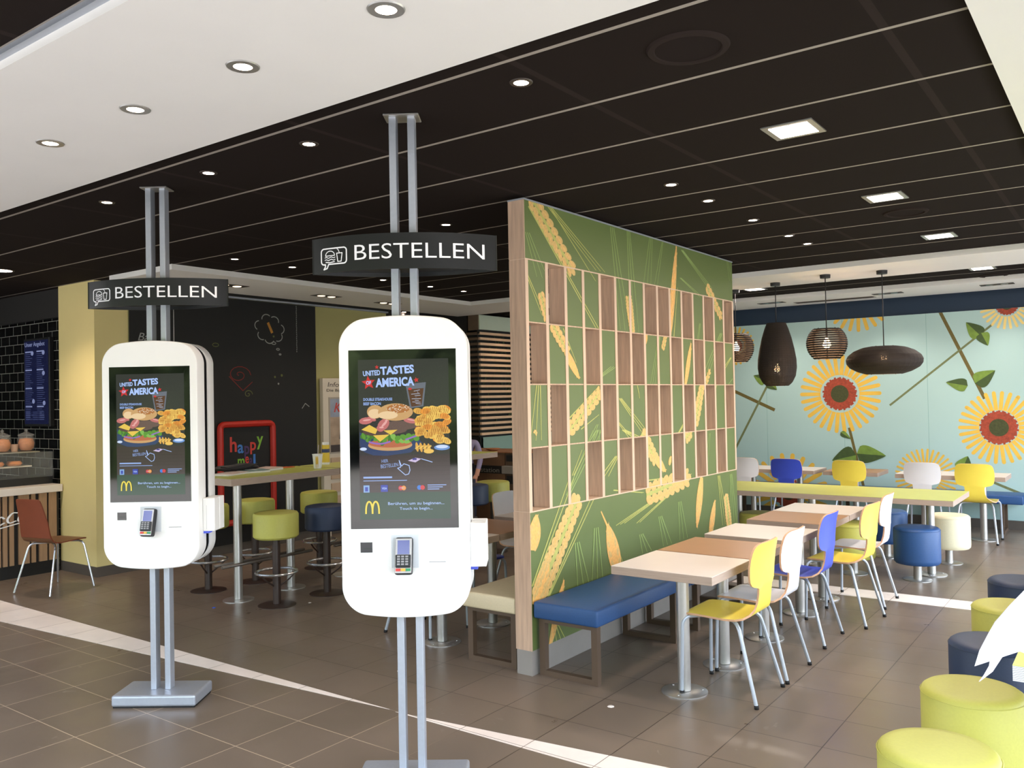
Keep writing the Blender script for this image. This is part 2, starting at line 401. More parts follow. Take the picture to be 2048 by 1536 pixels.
# walls
NW = MB(); NW.box(-13.2, 1.0, 11.75, 11.95, 0, ZC); struct(NW.build('wall_north', NAVYW))
struct(MB().box(-13.2, -13.0, -1.4, 11.75, 0, ZC).build('wall_west', DARKW))
TILEB = mat('black_tile', (14, 15, 16), .18)
def brick(m):
    n = m.node_tree; b = n.nodes['Principled BSDF']; g = n.nodes.new('ShaderNodeNewGeometry')
    sp = n.nodes.new('ShaderNodeSeparateXYZ'); cb = n.nodes.new('ShaderNodeCombineXYZ'); n.links.new(g.outputs['Position'], sp.inputs[0])
    ad = n.nodes.new('ShaderNodeMath'); ad.inputs[1].default_value = 40.1; n.links.new(sp.outputs[0], ad.inputs[0])
    n.links.new(ad.outputs[0], cb.inputs[0]); a2 = n.nodes.new('ShaderNodeMath'); a2.inputs[1].default_value = .025; n.links.new(sp.outputs[2], a2.inputs[0]); n.links.new(a2.outputs[0], cb.inputs[1])
    br = n.nodes.new('ShaderNodeTexBrick'); br.offset = .5
    for k, v in (('Scale', 1), ('Mortar Size', .0028), ('Brick Width', .2), ('Row Height', .1045)): br.inputs[k].default_value = v
    br.inputs['Color1'].default_value = rgb(16, 17, 18); br.inputs['Color2'].default_value = rgb(9, 10, 11); br.inputs['Mortar'].default_value = rgb(165, 165, 158)
    n.links.new(cb.outputs[0], br.inputs[0]); n.links.new(br.outputs['Color'], b.inputs['Base Color'])
    bp = n.nodes.new('ShaderNodeBump'); bp.inputs['Strength'].default_value = .4; bp.inputs['Distance'].default_value = .003; bp.invert = True
    n.links.new(br.outputs['Fac'], bp.inputs['Height']); n.links.new(bp.outputs[0], b.inputs['Normal'])
brick(TILEB)
struct(MB().box(-13, -8.95, 4.4, 4.6, 0, 2.62).build('wall_cafe', TILEB))
struct(MB().box(-13, -8.95, 4.37, 4.6, 2.62, ZC).build('wall_cafe_header', DARKW))
wc = MB(); wc.box(-8.95, -8.236, 4.3, 4.645, .1, ZC - .002); struct(wc.build('wall_column', YWALL))
struct(MB().box(-8.955, -8.231, 4.295, 4.65, 0, .1).build('baseboard_column', SKIRT))
struct(MB().box(-8.95, -8.236, 4.645, 8.34, .1, ZC).build('wall_left', GWALL))
struct(MB().box(-8.95, -8.228, 4.65, 8.345, 0, .1).build('baseboard_left', SKIRT))
struct(MB().box(-8.95, -8.3, 8.345, 11.75, 0, ZC).build('wall_passage', DARKW))
struct(MB().box(-8.236, -8.19, 4.3, 8.34, 2.865, 2.885).build('trim_5', ALU))
struct(MB().box(-8.236, -8.215, 4.65, 8.34, 2.885, ZC - .001).build('trim_6', DARKW))  # dark strip painted in for the shaded gap above the rail
struct(MB().box(-13, .9, 11.66, 11.75, 0, .105).build('baseboard_north', SKIRT))
# glazed fronts (behind and right of the camera): posts and rails
FRAME = mat('window_frame_grey', (70, 72, 74), .5, .3, noise=.04)
wf = MB()
for y in (-1.3, 1.2, 3.6, 6.0, 8.4, 10.8, 11.9): wf.box(.86, .94, y - .04, y + .04, 0, 2.87)
wf.box(.86, .94, -1.3, 11.9, 0, .1); wf.box(.86, .94, -1.3, 11.9, 2.1, 2.87)  # unseen solid head band, shaped to keep light off the upper partition
struct(wf.build('window_1', FRAME))
wf = MB()
for x in (-13.1, -11, -9, -7, -5, -3, -1.4, .9): wf.box(x - .04, x + .04, -1.34, -1.26, 0, 2.87)
wf.box(-13.1, -3, -1.34, -1.26, 0, .1); wf.box(-13.1, .9, -1.34, -1.26, 2.6, 2.87)
struct(wf.build('window_2', FRAME))

# ================================================================== LIGHT FITTINGS
WARM = emis('lamp_warm', (255, 226, 205), 14)
PANE = emis('lamp_panel', (255, 236, 226), 7)
def spot(parent, e, size=120, blend=.8, col=(1, .8, .62)):
    l = bpy.data.lights.new('downlight', 'SPOT'); l.energy = e; l.spot_size = R(size); l.spot_blend = blend; l.color = col; l.shadow_soft_size = .03
    o = bpy.data.objects.new('light_source', l); COL.objects.link(o); o.parent = parent; o.location = (0, 0, -.02)
def downlight(x, y, z, label, group, r=.035, ring=.052, e=5, name='ceiling_downlight', mt=None):
    t = thing(name, (x, y, z), label, 'ceiling light', group=group)
    m = MB(); m.lathe([(r, -.004), (ring, -.004), (ring + .003, 0), (r, 0)], seg=28, cap=False); m.build('ring', mt or CHROME, t)
    m = MB(); m.lathe([(.001, -.0025), (r, -.0025)], seg=24, cap=False); m.build('lamp', WARM, t)
    spot(t, e); return t
DLR = mat('dark_ring', (70, 62, 56), .4, .4, noise=.05)
for i, (x, lb) in enumerate([(-1.811, 'nearest of the four spotlights in the white ceiling band, top centre'), (-2.516, 'second nearest of the four spotlights in the white ceiling band'), (-3.216, 'third of the four spotlights in the white ceiling band, upper left'), (-3.922, 'farthest left of the four spotlights in the white ceiling band')]):
    downlight(x, 1.856, ZL, 'recessed round ' + lb, 'spotlights in the white ceiling band', .033, .056, 5, mt=STEEL)
for x, lb in [(-1.919, 'right of the near kiosk posts, first of the row'), (-3.175, 'left of the near kiosk posts, second of the row'), (-3.987, 'third of the row along the white band'), (-5.029, 'at the far left, left of the far kiosk posts')]:
    downlight(x, 2.713, ZC, 'small bright downlight in dark ceiling ' + lb, 'downlights in the first dark ceiling row', .03, .044, 6, mt=DLR)
for y, lb in [(4.593, 'first'), (5.132, 'second'), (5.921, 'third'), (6.703, 'fourth'), (7.171, 'last and farthest')]:
    downlight(-2.18, y, ZC, 'small downlight over the row of cafe tables, %s of five' % lb, 'downlights above the cafe tables', .03, .042, 6, mt=DLR)
downlight(-3.922, 4.587, ZC, 'lone small downlight in dark ceiling right above the near kiosk sign', 'downlights above the left seating', .03, .042, 6, mt=DLR)
for y, lb in [(4.478, 'first'), (5.097, 'second'), (6.263, 'third'), (6.991, 'fourth'), (7.564, 'last and farthest')]:
    downlight(-6.22, y, ZC, 'small downlight above the high lime tables, %s of five' % lb, 'downlights above the high tables', .03, .042, 5, mt=DLR)
downlight(-8.251, 3.459, ZC, 'large round ceiling light at the left picture edge beside the yellow column', 'lights over the coffee counter', .09, .105, 40, mt=DLR)
for q in ((-8.3, 8.75), (-7.0, 9.9)):
    downlight(q[0], q[1], ZC, 'tiny downlight far behind the near kiosk above the passage ' + ('next to the green wall' if q[0] < -8 else 'by the slatted screen'), None, .04, .05, 8, mt=DLR)
pl = [(-1.27, 4.01, 'nearest'), (-1.262, 5.79, 'second'), (-1.245, 7.55, 'third'), (-1.24, 9.88, 'fourth, in the narrow dark strip at right'), (-3.63, 9.86, 'far one beside the partition, in the narrow dark strip')]
for x, y, lb in pl:
    t = thing('ceiling_panel_light', (x, y, ZC), 'square glowing ceiling panel light, %s' % lb, 'ceiling light', group='square ceiling panels')
    m = MB(); h = .118; k = .09
    m.add([(-h, -h, -.006), (h, -h, -.006), (h, h, -.006), (-h, h, -.006), (-k, -k, -.006), (k, -k, -.006), (k, k, -.006), (-k, k, -.006)], [[0, 1, 5, 4], [1, 2, 6, 5], [2, 3, 7, 6], [3, 0, 4, 7]])
    m.add([(-h, -h, -.006), (h, -h, -.006), (h, h, -.006), (-h, h, -.006), (-h, -h, 0), (h, -h, 0), (h, h, 0), (-h, h, 0)], [[0, 1, 5, 4], [1, 2, 6, 5], [2, 3, 7, 6], [3, 0, 4, 7]])
    m.build('frame', STEEL, t); m = MB(); m.box(-k, k, -k, k, -.0075, -.004, bev=.001); m.build('diffuser', PANE, t)
    l = bpy.data.lights.new('panel', 'AREA'); l.size = .18; l.energy = 9; l.color = (1, .86, .76)
    o = bpy.data.objects.new('light_source', l); COL.objects.link(o); o.parent = t; o.location = (0, 0, -.012)
CEIL2 = mat('speaker_brown', (44, 36, 33), .9, spec=.1, noise=.03)
for x, y, lb in [(-1.262, 2.822, 'large one near the top of the ceiling'), (-1.262, 6.39, 'between the second and third panel light'), (-1.225, 10.6, 'far one in the narrow dark strip')]:
    t = thing('ceiling_speaker', (x, y, ZC), 'round dark brown ceiling loudspeaker grille, ' + lb, 'ceiling speaker', group='round ceiling speakers')
    m = MB(); m.lathe([(.118, -.004), (.122, -.01), (.142, -.008), (.148, 0)], seg=48, cap=False); m.build('rim', CEIL2, t)
    m = MB(); m.lathe([(.001, -.004), (.118, -.004)], seg=48, cap=False); m.build('grille', mat('speaker_mesh', (34, 27, 25), .95, spec=.1, noise=.1, nscale=200), t)
GIMB = mat('gimbal_black', (48, 44, 40), .5, noise=.05)
for x, y, rz, lb in [(-7.35, 5.24, PI / 2, 'in the left beam beside the far kiosk sign'), (-7.35, 6.5, PI / 2, 'in the left beam over the chalkboard end'), (-3.86, 11.1, 0, 'over the mural left of the pendants'), (-2.42, 11.1, 0, 'over the mural behind the wide pendant'), (-1.25, 11.1, 0, 'over the right end of the mural'), (-7.37, 7.5, PI / 2, 'in the left beam behind the near kiosk posts')]:
    t = thing('twin_spotlight', (x, y, ZL), 'recessed rectangular twin spotlight ' + lb, 'ceiling light', rz, group='recessed twin spotlights')
    m = MB(); m.box(-.17, .17, -.075, .075, -.004, 0); m.build('frame', GIMB, t)
    for s in (-.075, .075):
        m = MB(); m.lathe([(.001, -.008), (.035, -.008), (.045, -.004)], cx=s, seg=20, cap=False); m.build('lamp', emis('lamp_dim', (255, 225, 180), 1.6) if rz else CHROME, t)
    if rz: spot(t, 7, 130)
    else: spot(t, 14, 120, col=(1, .9, .8))
t = tag(MB().box(-3.62, -2.62, 11.25, 11.4, ZL - .006, ZL).build('air_vent', mat('vent_grey', (150, 146, 138), .6, noise=.05)), 'slim grey air vent in white ceiling strip above the mural', 'air vent')
m = MB()
for k in range(5): m.box(-3.6, -2.64, 11.262 + k * .026, 11.272 + k * .026, ZL - .009, ZL - .006)
m.build('slats', DARKM, t)

# pendants
BULB = emis('bulb_glow', (255, 205, 150), 22)
def pendant(x, y, prof, zc, label, bulbz, r_bulb=.032, slot=.011):
    t = thing('pendant_lamp', (x, y, 0), label, 'pendant lamp', group='dark cardboard pendant lamps')
    m = MB(); m.lathe([(.001, ZL - .035), (.05, ZL - .035), (.052, ZL)], seg=24, cap=False); m.build('ceiling_rose', BLACKP, t)
    m = MB(); m.tube([(0, 0, ZL - .03), (0, 0, prof[-1][1] - .01)], .005, seg=6); m.build('cord', BLACKP, t)
    # outer shade as stacked board layers, with narrow open gaps through which the bulb glows
    n = len(prof) - 1; zs = []; z0, z1 = prof[0][1], prof[-1][1]
    def rad(z):
        for (ra, za), (rb, zb) in zip(prof, prof[1:]):
            if za <= z <= zb: return ra + (rb - ra) * (z - za) / (zb - za)
        return prof[-1][0]
    m = MB(); N = int((z1 - z0) / slot)
    for k in range(N):
        za = z0 + k * (z1 - z0) / N; zb = za + (z1 - z0) / N * (.95 if slot < .015 else .68); ra, rb = rad(za), rad(zb); w = .014
        ring = [(ra - w, za), (ra, za), (rb, zb), (rb - w, zb), (ra - w, za)]
        m.lathe(ring, seg=40, cap=False, smooth=False)
    for a in range(8):
        c, s = math.cos(a * PI / 4 + .3), math.sin(a * PI / 4 + .3)
        m.tube([(c * (rad(z) - .016), s * (rad(z) - .016), z) for z in [z0 + (z1 - z0) * i / 10 for i in range(11)]], .004, seg=4)
    m.box(-rad(z1) + .01, rad(z1) - .01, -.01, .01, z1 - .012, z1 - .004)
    m.build('shade', SHADE, t)
    m = MB(); m.lathe([(.001, bulbz - r_bulb), (r_bulb * .8, bulbz - r_bulb * .6), (r_bulb, bulbz), (r_bulb * .7, bulbz + r_bulb * .8), (.012, bulbz + r_bulb * 1.5), (.012, bulbz + r_bulb * 2)], seg=20); m.build('bulb', BULB, t)
    m = MB(); m.tube([(0, 0, bulbz + r_bulb * 1.8), (0, 0, z1 - .006)], .011, seg=8); m.build('socket', BLACKP, t)
    l = bpy.data.lights.new('bulb', 'POINT'); l.energy = 5; l.color = (1, .66, .38); l.shadow_soft_size = .04
    o = bpy.data.objects.new('light_source', l); COL.objects.link(o); o.parent = t; o.location = (0, 0, bulbz - r_bulb - .03)
pendant(-3.12, 9.1, [(.115, 1.753), (.155, 1.79), (.19, 1.86), (.203, 1.95), (.2, 2.04), (.182, 2.15), (.155, 2.27), (.125, 2.37), (.1, 2.434)], 0, 'tall drop-shaped dark cardboard pendant lamp, leftmost beside the partition', 1.93)
def ballp(r, z0, z1):
    c = (z0 + z1) / 2; h = r * (z1 - z0) / (2 * r) * 1.28; return [(r * math.sqrt(max(.0, 1 - ((z - c) / h) ** 2)), z) for z in [z0 + (z1 - z0) * k / 12 for k in range(13)]]
pendant(-2.52, 8.85, ballp(.2, 2.013, 2.328), 0, 'ball-shaped slotted cardboard pendant lamp with bright bulb', 2.16, .04, .021)
pendant(-2.0, 8.95, [(.17, 1.845), (.25, 1.87), (.32, 1.91), (.35, 1.95), (.354, 1.99), (.335, 2.03), (.28, 2.075), (.2, 2.108), (.12, 2.121)], 0, 'wide flattened oval cardboard pendant lamp, rightmost', 2.01)
pendant(-3.69, 9.39, ballp(.2, 2.04, 2.37), 0, 'ball-shaped cardboard pendant lamp half hidden by the wheat partition', 2.2, .04, .021)

# ================================================================== MURAL
mu = MB(); mu.box(-13, -1.04, 11.7, 11.748, .105, 2.64, 0)
def fl(x, z, r0, r1, rc, ri, n, w, pm=1, L=2, ph=0):
    for k in range(n):
        a = ph + 2 * PI * k / n; c, s = math.cos(a), math.sin(a)
        A.line([(x + c * r0, z + s * r0), (x + c * r1, z + s * r1)], w, pm, L); A.ell(x + c * r1, z + s * r1, w / 2, w / 2, pm, L, n=8)
    if rc:
        for k in range(60):
            a = 2 * PI * k / 60; rr = rc * (1 + .05 * math.sin(k * 2.3)); A.poly([(x, z), (x + rr * math.cos(a), z + rr * math.sin(a)), (x + rr * math.cos(a + .12), z + rr * math.sin(a + .12))], 3, L + 1)
        A.ell(x, z, ri, ri, 4, L + 2, n=28)
def leaf(x0, z0, x1, z1, w, L=5):
    dx, dz = x1 - x0, z1 - z0; up = []; dn = []
    for k in range(11):
        t = k / 10; s = (math.sin(PI * t ** .62)) ** .7 * w * 1.45 * (1 - .45 * t); up.append((x0 + dx * t - dz * s, z0 + dz * t + dx * s)); dn.append((x0 + dx * t + dz * s, z0 + dz * t - dx * s))
    for k in range(10):
        A.poly([up[k], up[k + 1], (x0 + dx * (k + 1) / 10, z0 + dz * (k + 1) / 10), (x0 + dx * k / 10, z0 + dz * k / 10)], 6, L); A.poly([dn[k], dn[k + 1], (x0 + dx * (k + 1) / 10, z0 + dz * (k + 1) / 10), (x0 + dx * k / 10, z0 + dz * k / 10)], 7, L)
A = Art()
for x in (-4.17, -3.13, -2.11): A.line([(x, .1), (x, 2.64)], .006, 8, 1)
A.line([(-3.07, 1.2), (-2.88, .3)], .035, 9, 1); A.line([(-1.95, 2.66), (-1.48, 1.56)], .04, 9, 1); A.line([(-1.36, 2.47), (-2.56, 1.49)], .025, 5, 1)
A.line([(-4.8, 1.79), (-4.06, 1.44)], .045, 9, 1); A.line([(-4.12, 1.85), (-4.72, .75)], .03, 5, 1); A.line([(-1.3, .5), (-.9, .33)], .03, 5, 1); A.line([(-1.8, .72), (-1.3, .5)], .03, 5, 1)
fl(-3.18, 1.65, .25, .5, .215, .115, 30, .05); fl(-1.34, 1.21, .21, .42, .2, .105, 30, .042); fl(-1.22, 2.68, .14, .28, .12, .06, 26, .028, 2); fl(-2.92, 2.9, .22, .42, .18, .1, 24, .045)
fl(-2.16, .58, .17, .35, .1, .05, 34, .026); fl(-3.9, .3, .24, .52, .2, .1, 22, .06); fl(-4.6, 2.36, .12, .26, .1, .05, 24, .03)
leaf(-2.99, .84, -3.3, .76, .33); leaf(-2.98, .86, -2.62, .84, .26); leaf(-1.58, 1.75, -1.36, 1.9, .3); leaf(-1.66, 1.72, -1.9, 1.77, .26); leaf(-1.5, 2.32, -1.66, 2.5, .3); leaf(-1.5, 2.36, -1.43, 2.2, .34)
leaf(-4.17, 1.84, -4.35, 1.93, .3); leaf(-4.15, 1.83, -4.02, 1.72, .3); leaf(-1.75, .68, -1.68, .86, .4); leaf(-3.18, 1.14, -3.05, 1.05, .2)
A.put(mu, lambda x, z, d: (x, 11.7 - d, z), (-12.9, -1.04, .106, 2.639), .0006)
tag(mu.build('wall_mural', [AQUA, PETAL, PETAL2, FRED, FDARK, STEMG, LEAFG, LEAFD, SEAM, STEMD], fixn=False), 'pale blue wall mural of large yellow sunflowers on the far wall', 'mural')

# ================================================================== CHALKBOARD, POSTER, FRAME
XW = -8.236
cb = MB(); cb.box(XW, XW + .02, 4.655, 7.08, .1, 2.86, 0); cb.box(XW + .02, XW + .0215, 5.14, 5.148, .1, 2.86, 4)
A = Art()
for i, (y, z) in enumerate([(6.24, 2.58), (6.34, 2.66), (6.45, 2.64), (6.53, 2.55), (6.5, 2.46), (6.38, 2.43), (6.28, 2.47)]):
    A.line([(y + .065 * math.cos(t), z + .055 * math.sin(t)) for t in [math.atan2(z - 2.55, y - 6.39) - 1.2 + k * .3 for k in range(9)]], .011, 1, 1)
A.line([(6.36, 2.62), (6.42, 2.5)], .035, 3, 1); A.ell(6.44, 2.46, .014, .012, 5, 1)
for y, z, s in ((6.44, 2.38, .03), (6.5, 2.31, .022), (6.53, 2.25, .015)): A.line([(y + s * math.cos(t), z + s * .5 * math.sin(t)) for t in [k * PI / 5 for k in range(11)]], .009, 1, 1)
for k in range(22): A.line([(6.78 + .002 * (k % 3), 2.85 - k * .026), (6.78 + .002 * ((k + 1) % 3), 2.83 - k * .026)], .008, 1, 1)
A.line([(5.95 + .16 * (1 - k / 26) * math.cos(k * .42), 2.0 + .11 * (1 - k / 26) * math.sin(k * .42)) for k in range(26)], .009, 2, 1)
A.line([(5.82, 1.98), (6.0, 1.82), (6.13, 1.92)], .009, 2, 1)
A.line([(6.07 + .06 * (1 - k / 18) * math.cos(k * .5), 1.78 + .05 * (1 - k / 18) * math.sin(k * .5)) for k in range(18)], .009, 5, 1)
A.ell(6.45, 1.98, .014, .014, 5, 1); A.ell(6.55, 2.0, .016, .016, 5, 1); A.ell(6.5, 1.9, .012, .012, 1, 1)
A.line([(5.65 + .04 * math.cos(k * .8), 2.33 + .02 * math.sin(k * .8)) for k in range(9)], .008, 5, 1)
A.text('Bau', 4.74, 4.93, 2.34, 2.42, 1, 1, shear=.3); A.text('el', 5.0, 5.1, 2.37, 2.44, 1, 1, shear=.3)
A.line([(6.85, 1.6), (6.9, 1.66), (6.96, 1.62)], .01, 1, 1); A.line([(6.92, .75), (6.98, .8), (7.02, .77)], .01, 1, 1)
A.put(cb, lambda y, z, d: (XW + .0205 + d, y, z))
tag(cb.build('chalkboard', [CHALKB, CHALK, CHALKR, CHALKY, STEEL, CHALKG], fixn=False), 'tall black chalkboard wall with small chalk drawings behind the high tables', 'chalkboard')
# play panel with red frame
t = thing('play_panel', (XW + .024, 6.02, .31), 'black play panel in a rounded red frame on the chalkboard', 'play panel')
m = MB(); P = fillet([(0, 0, 0), (0, -.35, 0), (0, -.35, 1.1), (0, .36, 1.1), (0, .36, 0), (0, 0, 0)], .06)
m.tube([(.03, p.y, p.z + .03) for p in P[:-1]], .036, closed=True, seg=8); m.build('frame', REDF, t)
m = MB(); m.box(0, .02, -.34, .35, .04, 1.12, 0)
A = Art()
for ch, y0, y1, z0, z1, c in [('h', -.22, -.13, .82, .99, 1), ('a', -.12, -.04, .8, .9, 2), ('p', -.03, .04, .74, .88, 3), ('p', .05, .13, .78, .92, 1), ('y', .14, .23, .83, .98, 4), ('m', -.12, -.03, .66, .74, 4), ('e', -.02, .03, .68, .76, 1), ('a', .035, .08, .66, .74, 3), ('l', .09, .12, .66, .78, 2)]:
    A.text(ch, y0, y1, z0, z1, c, 1, bold=.02)
A.put(m, lambda y, z, d: (.0205 + d, y, z))
m.build('board', [CHALKB, mat('letter_red', (200, 60, 50), .6, noise=.1), mat('letter_blue', (62, 120, 196), .6, noise=.1), mat('letter_purple', (70, 44, 96), .6, noise=.1), mat('letter_green', (124, 176, 52), .6, noise=.1)], t, fixn=False)
m = MB(); m.box(.02, .1, -.28, .22, .5, .53, bev=.008); m.build('ledge', BLACKP, t)
# information board
t = thing('information_board', (XW + .02, 7.5, .2), 'pale notice board with film poster standing at the green wall', 'notice board')
BOARD = mat('board_beige', (214, 204, 186), .6, noise=.02)
m = MB(); m.box(0, .06, -.37, .37, .1, 1.77, 0, bev=.006); m.box(0, .1, -.37, -.3, -.2, .12, 0); m.box(0, .1, .3, .37, -.2, .12, 0)
A = Art(); A.text('Infoboard', -.29, .2, 1.66, 1.72, 1, 1, shear=.15); A.text('Die Big Mac News', -.31, .3, 1.59, 1.635, 1, 1, bold=.01)
A.put(m, lambda y, z, d: (.0605 + d, y, z)); m.build('panel', [BOARD, mat('ink_brown', (70, 62, 54), .7, noise=.1)], t, fixn=False)
m = MB(); m.box(.06, .066, -.28, .32, .82, 1.53, 0); A = Art()
A.rect(-.26, .3, .84, 1.51, 1, 1); A.rect(-.26, .3, 1.28, 1.51, 2, 2); A.text('Kino', -.2, .12, 1.34, 1.46, 3, 3, shear=.3, bold=.02)
for y, z, c in ((-.05, 1.2, 4), (.06, 1.1, 5)):
    A.ell(y, z, .035, .045, 6, 3); A.ell(y, z + .03, .038, .025, 4, 4); A.poly([(y - .07, z - .2), (y + .07, z - .2), (y + .05, z - .05), (y - .05, z - .05)], c, 3)
A.rect(-.26, .3, .84, .93, 4, 3)
A.put(m, lambda y, z, d: (.0665 + d, y, z))
m.build('poster', [mat('poster_frame', (170, 160, 146), .4, noise=.03), mat('poster_tan', (168, 146, 124), .4, noise=.2, nscale=9), mat('poster_sky', (150, 158, 176), .4, noise=.12, nscale=9), mat('poster_red', (196, 66, 60), .4, noise=.05), mat('poster_dark', (66, 56, 54), .4, noise=.1), mat('poster_grey', (120, 118, 126), .4, noise=.1), SKIN], t, fixn=False)
m = MB()
for z in (.18, .34, .5, .66): m.box(.06, .075, -.26, .3, z, z + .11, bev=.003)
m.build('leaflet_pockets', mat('leaflet_tan', (196, 170, 142), .6, noise=.05), t)

# ================================================================== CAFE COUNTER LEFT
t = thing('coffee_counter', (-8.89, 3.0, 0), 'coffee counter with striped wood front and white worktop edge at left', 'counter')
m = MB(); m.box(-.55, -.03, -3.2, 1.27, 0, .8, bev=0); m.build('carcass', mat('counter_black', (16, 15, 14), .5, noise=.05), t)
m = MB(); y = 1.235
for w, g in [(.075, .02), (.075, .035), (.04, .02), (.1, .045), (.04, .02), (.04, .02), (.07, .03), (.1, .055), (.075, .03)] * 6:
    if y < -3: break
    m.box(-.028, -.004, y - w, y, .13, .813, 0); y -= w + g
m.build('slats', OAKS, t)
m = MB(); m.box(-.6, .012, -3.2, 1.29, .813, .886, bev=.004); m.build('worktop', mat('worktop_white', (222, 214, 206), .35, noise=.015), t)
def script(A, strokes, x0, z0, s, w, m, L=1):
    for st in strokes: A.line([(p.x, p.y) for p in bez([(x0 + a * s, z0 + b * s, 0) for a, b in st], 6)], w, m, L)
m = MB(); A = Art()
script(A, [[(0, .1), (.12, .55), (.22, .85), (.25, .5), (.28, .1), (.42, .6), (.55, 1.0), (.5, .5), (.48, .05)], [(.95, .75), (.85, .9), (.68, .6), (.66, .35), (.8, .3), (.95, .45)], [(-.15, -.35), (.3, -.15), (.9, .1), (1.4, .3)],
           [(1.35, 1.1), (1.2, 1.1), (1.05, .7), (1.1, .4), (1.3, .5)], [(1.55, .75), (1.42, .8), (1.38, .5), (1.5, .45), (1.6, .75), (1.6, .45)], [(2.0, 1.75), (1.85, 1.6), (1.72, 1.2), (1.75, 1.0), (1.95, 1.1)], [(1.85, 1.05), (2.02, 1.22), (1.9, 1.25), (1.82, .95), (1.9, .75), (2.0, .9)], [(2.02, 1.36), (2.1, 1.45)], [(1.9, .35), (2.0, .38)]], -.0, .0, 1, .075, 0)
A.put(m, lambda y, z, d: (.002 + d, .45 + (y - 0) * .3, .5 + z * .13))
for v in range(0): pass
m.build('lettering', LETW, t, fixn=False)['label'] = 'white script lettering'
# display case, jars, cup, pastries
t = thing('glass_display_case', (-9.25, 3.3, .886), 'glass pastry display case standing on the coffee counter', 'display case')
m = MB(); m.box(-.24, .17, -1.5, .99, 0, .075, bev=.004); m.build('base', BLACKP, t)
m = MB(); m.box(.165, .17, -1.5, .99, .075, .33); m.box(-.24, .17, .985, .99, .075, .33); m.build('glazing', GLASS, t)
m = MB(); m.box(-.24, .172, -1.5, .86, .33, .342); m.build('top_shelf', mat('shelf_steel', (150, 148, 138), .3, .5, noise=.03), t)
m = MB(); m.box(-.22, .13, -1.5, .8, .185, .2); m.build('middle_shelf', mat('shelf_edge_pale', (196, 188, 172), .4, noise=.03), t)
m = MB(); m.box(-.245, -.235, -1.5, .5, .075, .33); m.build('back_panel', mat('case_back', (190, 190, 150), .5, noise=.03), t)
for i, (y, mt) in enumerate([(3.45, CHOC), (3.62, CHOC), (3.78, COOKIE), (3.95, COOKIE), (3.3, COOKIE)]):
    m = MB(); m.lathe([(.001, 1.088), (.06, 1.09), (.075, 1.11), (.06, 1.135), (.001, 1.14)], -9.17, y, 14)
    tag(m.build('pastry', mt), ('chocolate' if mt is CHOC else 'golden') + ' pastry on upper shelf of the display case, %s from the left' % ['second', 'third', 'fourth', 'rightmost', 'first'][i], 'pastry', 'pastries in the display case')
m = MB(); m.lathe([(.001, .962), (.07, .965), (.075, .98), (.02, 1.03), (.001, 1.035)], -9.14, 3.5, 14)
tag(m.build('pastry', mat('pink_cake', (214, 170, 165), .6, noise=.05)), 'pink iced cake on lower shelf of the display case', 'pastry', 'pastries in the display case')
for y, lb in ((3.87, 'left'), (4.1, 'right')):
    t = thing('cookie_jar', (-9.24, y, 1.229), 'lidded glass jar of cookies on the display case, ' + lb + ' one', 'jar', group='cookie jars')
    m = MB(); m.lathe([(.05, 0), (.07, .01), (.082, .05), (.082, .12), (.065, .15), (.07, .16)], seg=24, cap=False); m.build('jar_body', JARG, t)
    m = MB(); m.lathe([(.08, .158), (.078, .168), (.03, .19), (.012, .2), (.02, .215), (.001, .23)], seg=24); m.build('lid', JARG, t)
    m = MB(); m.lathe([(.001, .004), (.045, .006), (.068, .03), (.074, .08), (.06, .125), (.001, .135)], seg=20); m.build('cookies', COOKIE, t)
m = MB(); m.lathe([(.03, 1.229), (.038, 1.3), (.04, 1.302)], -9.24, 3.985, 18); tag(m.build('paper_cup', mat('cup_tan', (190, 160, 140), .6, noise=.05)), 'small brown cup between the two cookie jars', 'cup')
# menu screen
t = thing('menu_screen', (-9.55, 4.4, 1.94), 'tall narrow blue menu screen on the black tiled wall', 'screen')
m = MB(); m.box(-.29, .29, -.05, 0, -.47, .48, bev=.006); m.build('housing', BLACKP, t)
m = MB(); m.box(-.262, .262, -.056, -.05, -.445, .455, 0); A = Art()
A.text('Unser Angebot', -.25, .2, .38, .44, 1, 1, bold=.01)
for c in (-.24, .02):
    for k in range(34):
        z = .33 - k * .022
        if k % 9 == 0: A.rect(c, c + .15, z, z + .014, 1, 1)
        else: A.rect(c, c + .1 + .09 * random.random(), z, z + .006, 2, 1)
for x, z in ((-.08, .32), (.17, .32), (.17, .1), (-.06, -.2), (.18, -.22)): A.ell(x, z, .03, .025, 1, 1)
for c in (-.24, -.08, .08):
    for k in range(5): A.rect(c, c + .1, -.4 + k * .02, -.393 + k * .02, 2, 1)
A.put(m, lambda x, z, d: (x, -.0562 - d, z))
m.build('display', [emis('menu_blue', (34, 40, 82), .16), emis('menu_text', (150, 160, 205), .26), emis('menu_text_dim', (86, 96, 145), .2)], t, fixn=False)

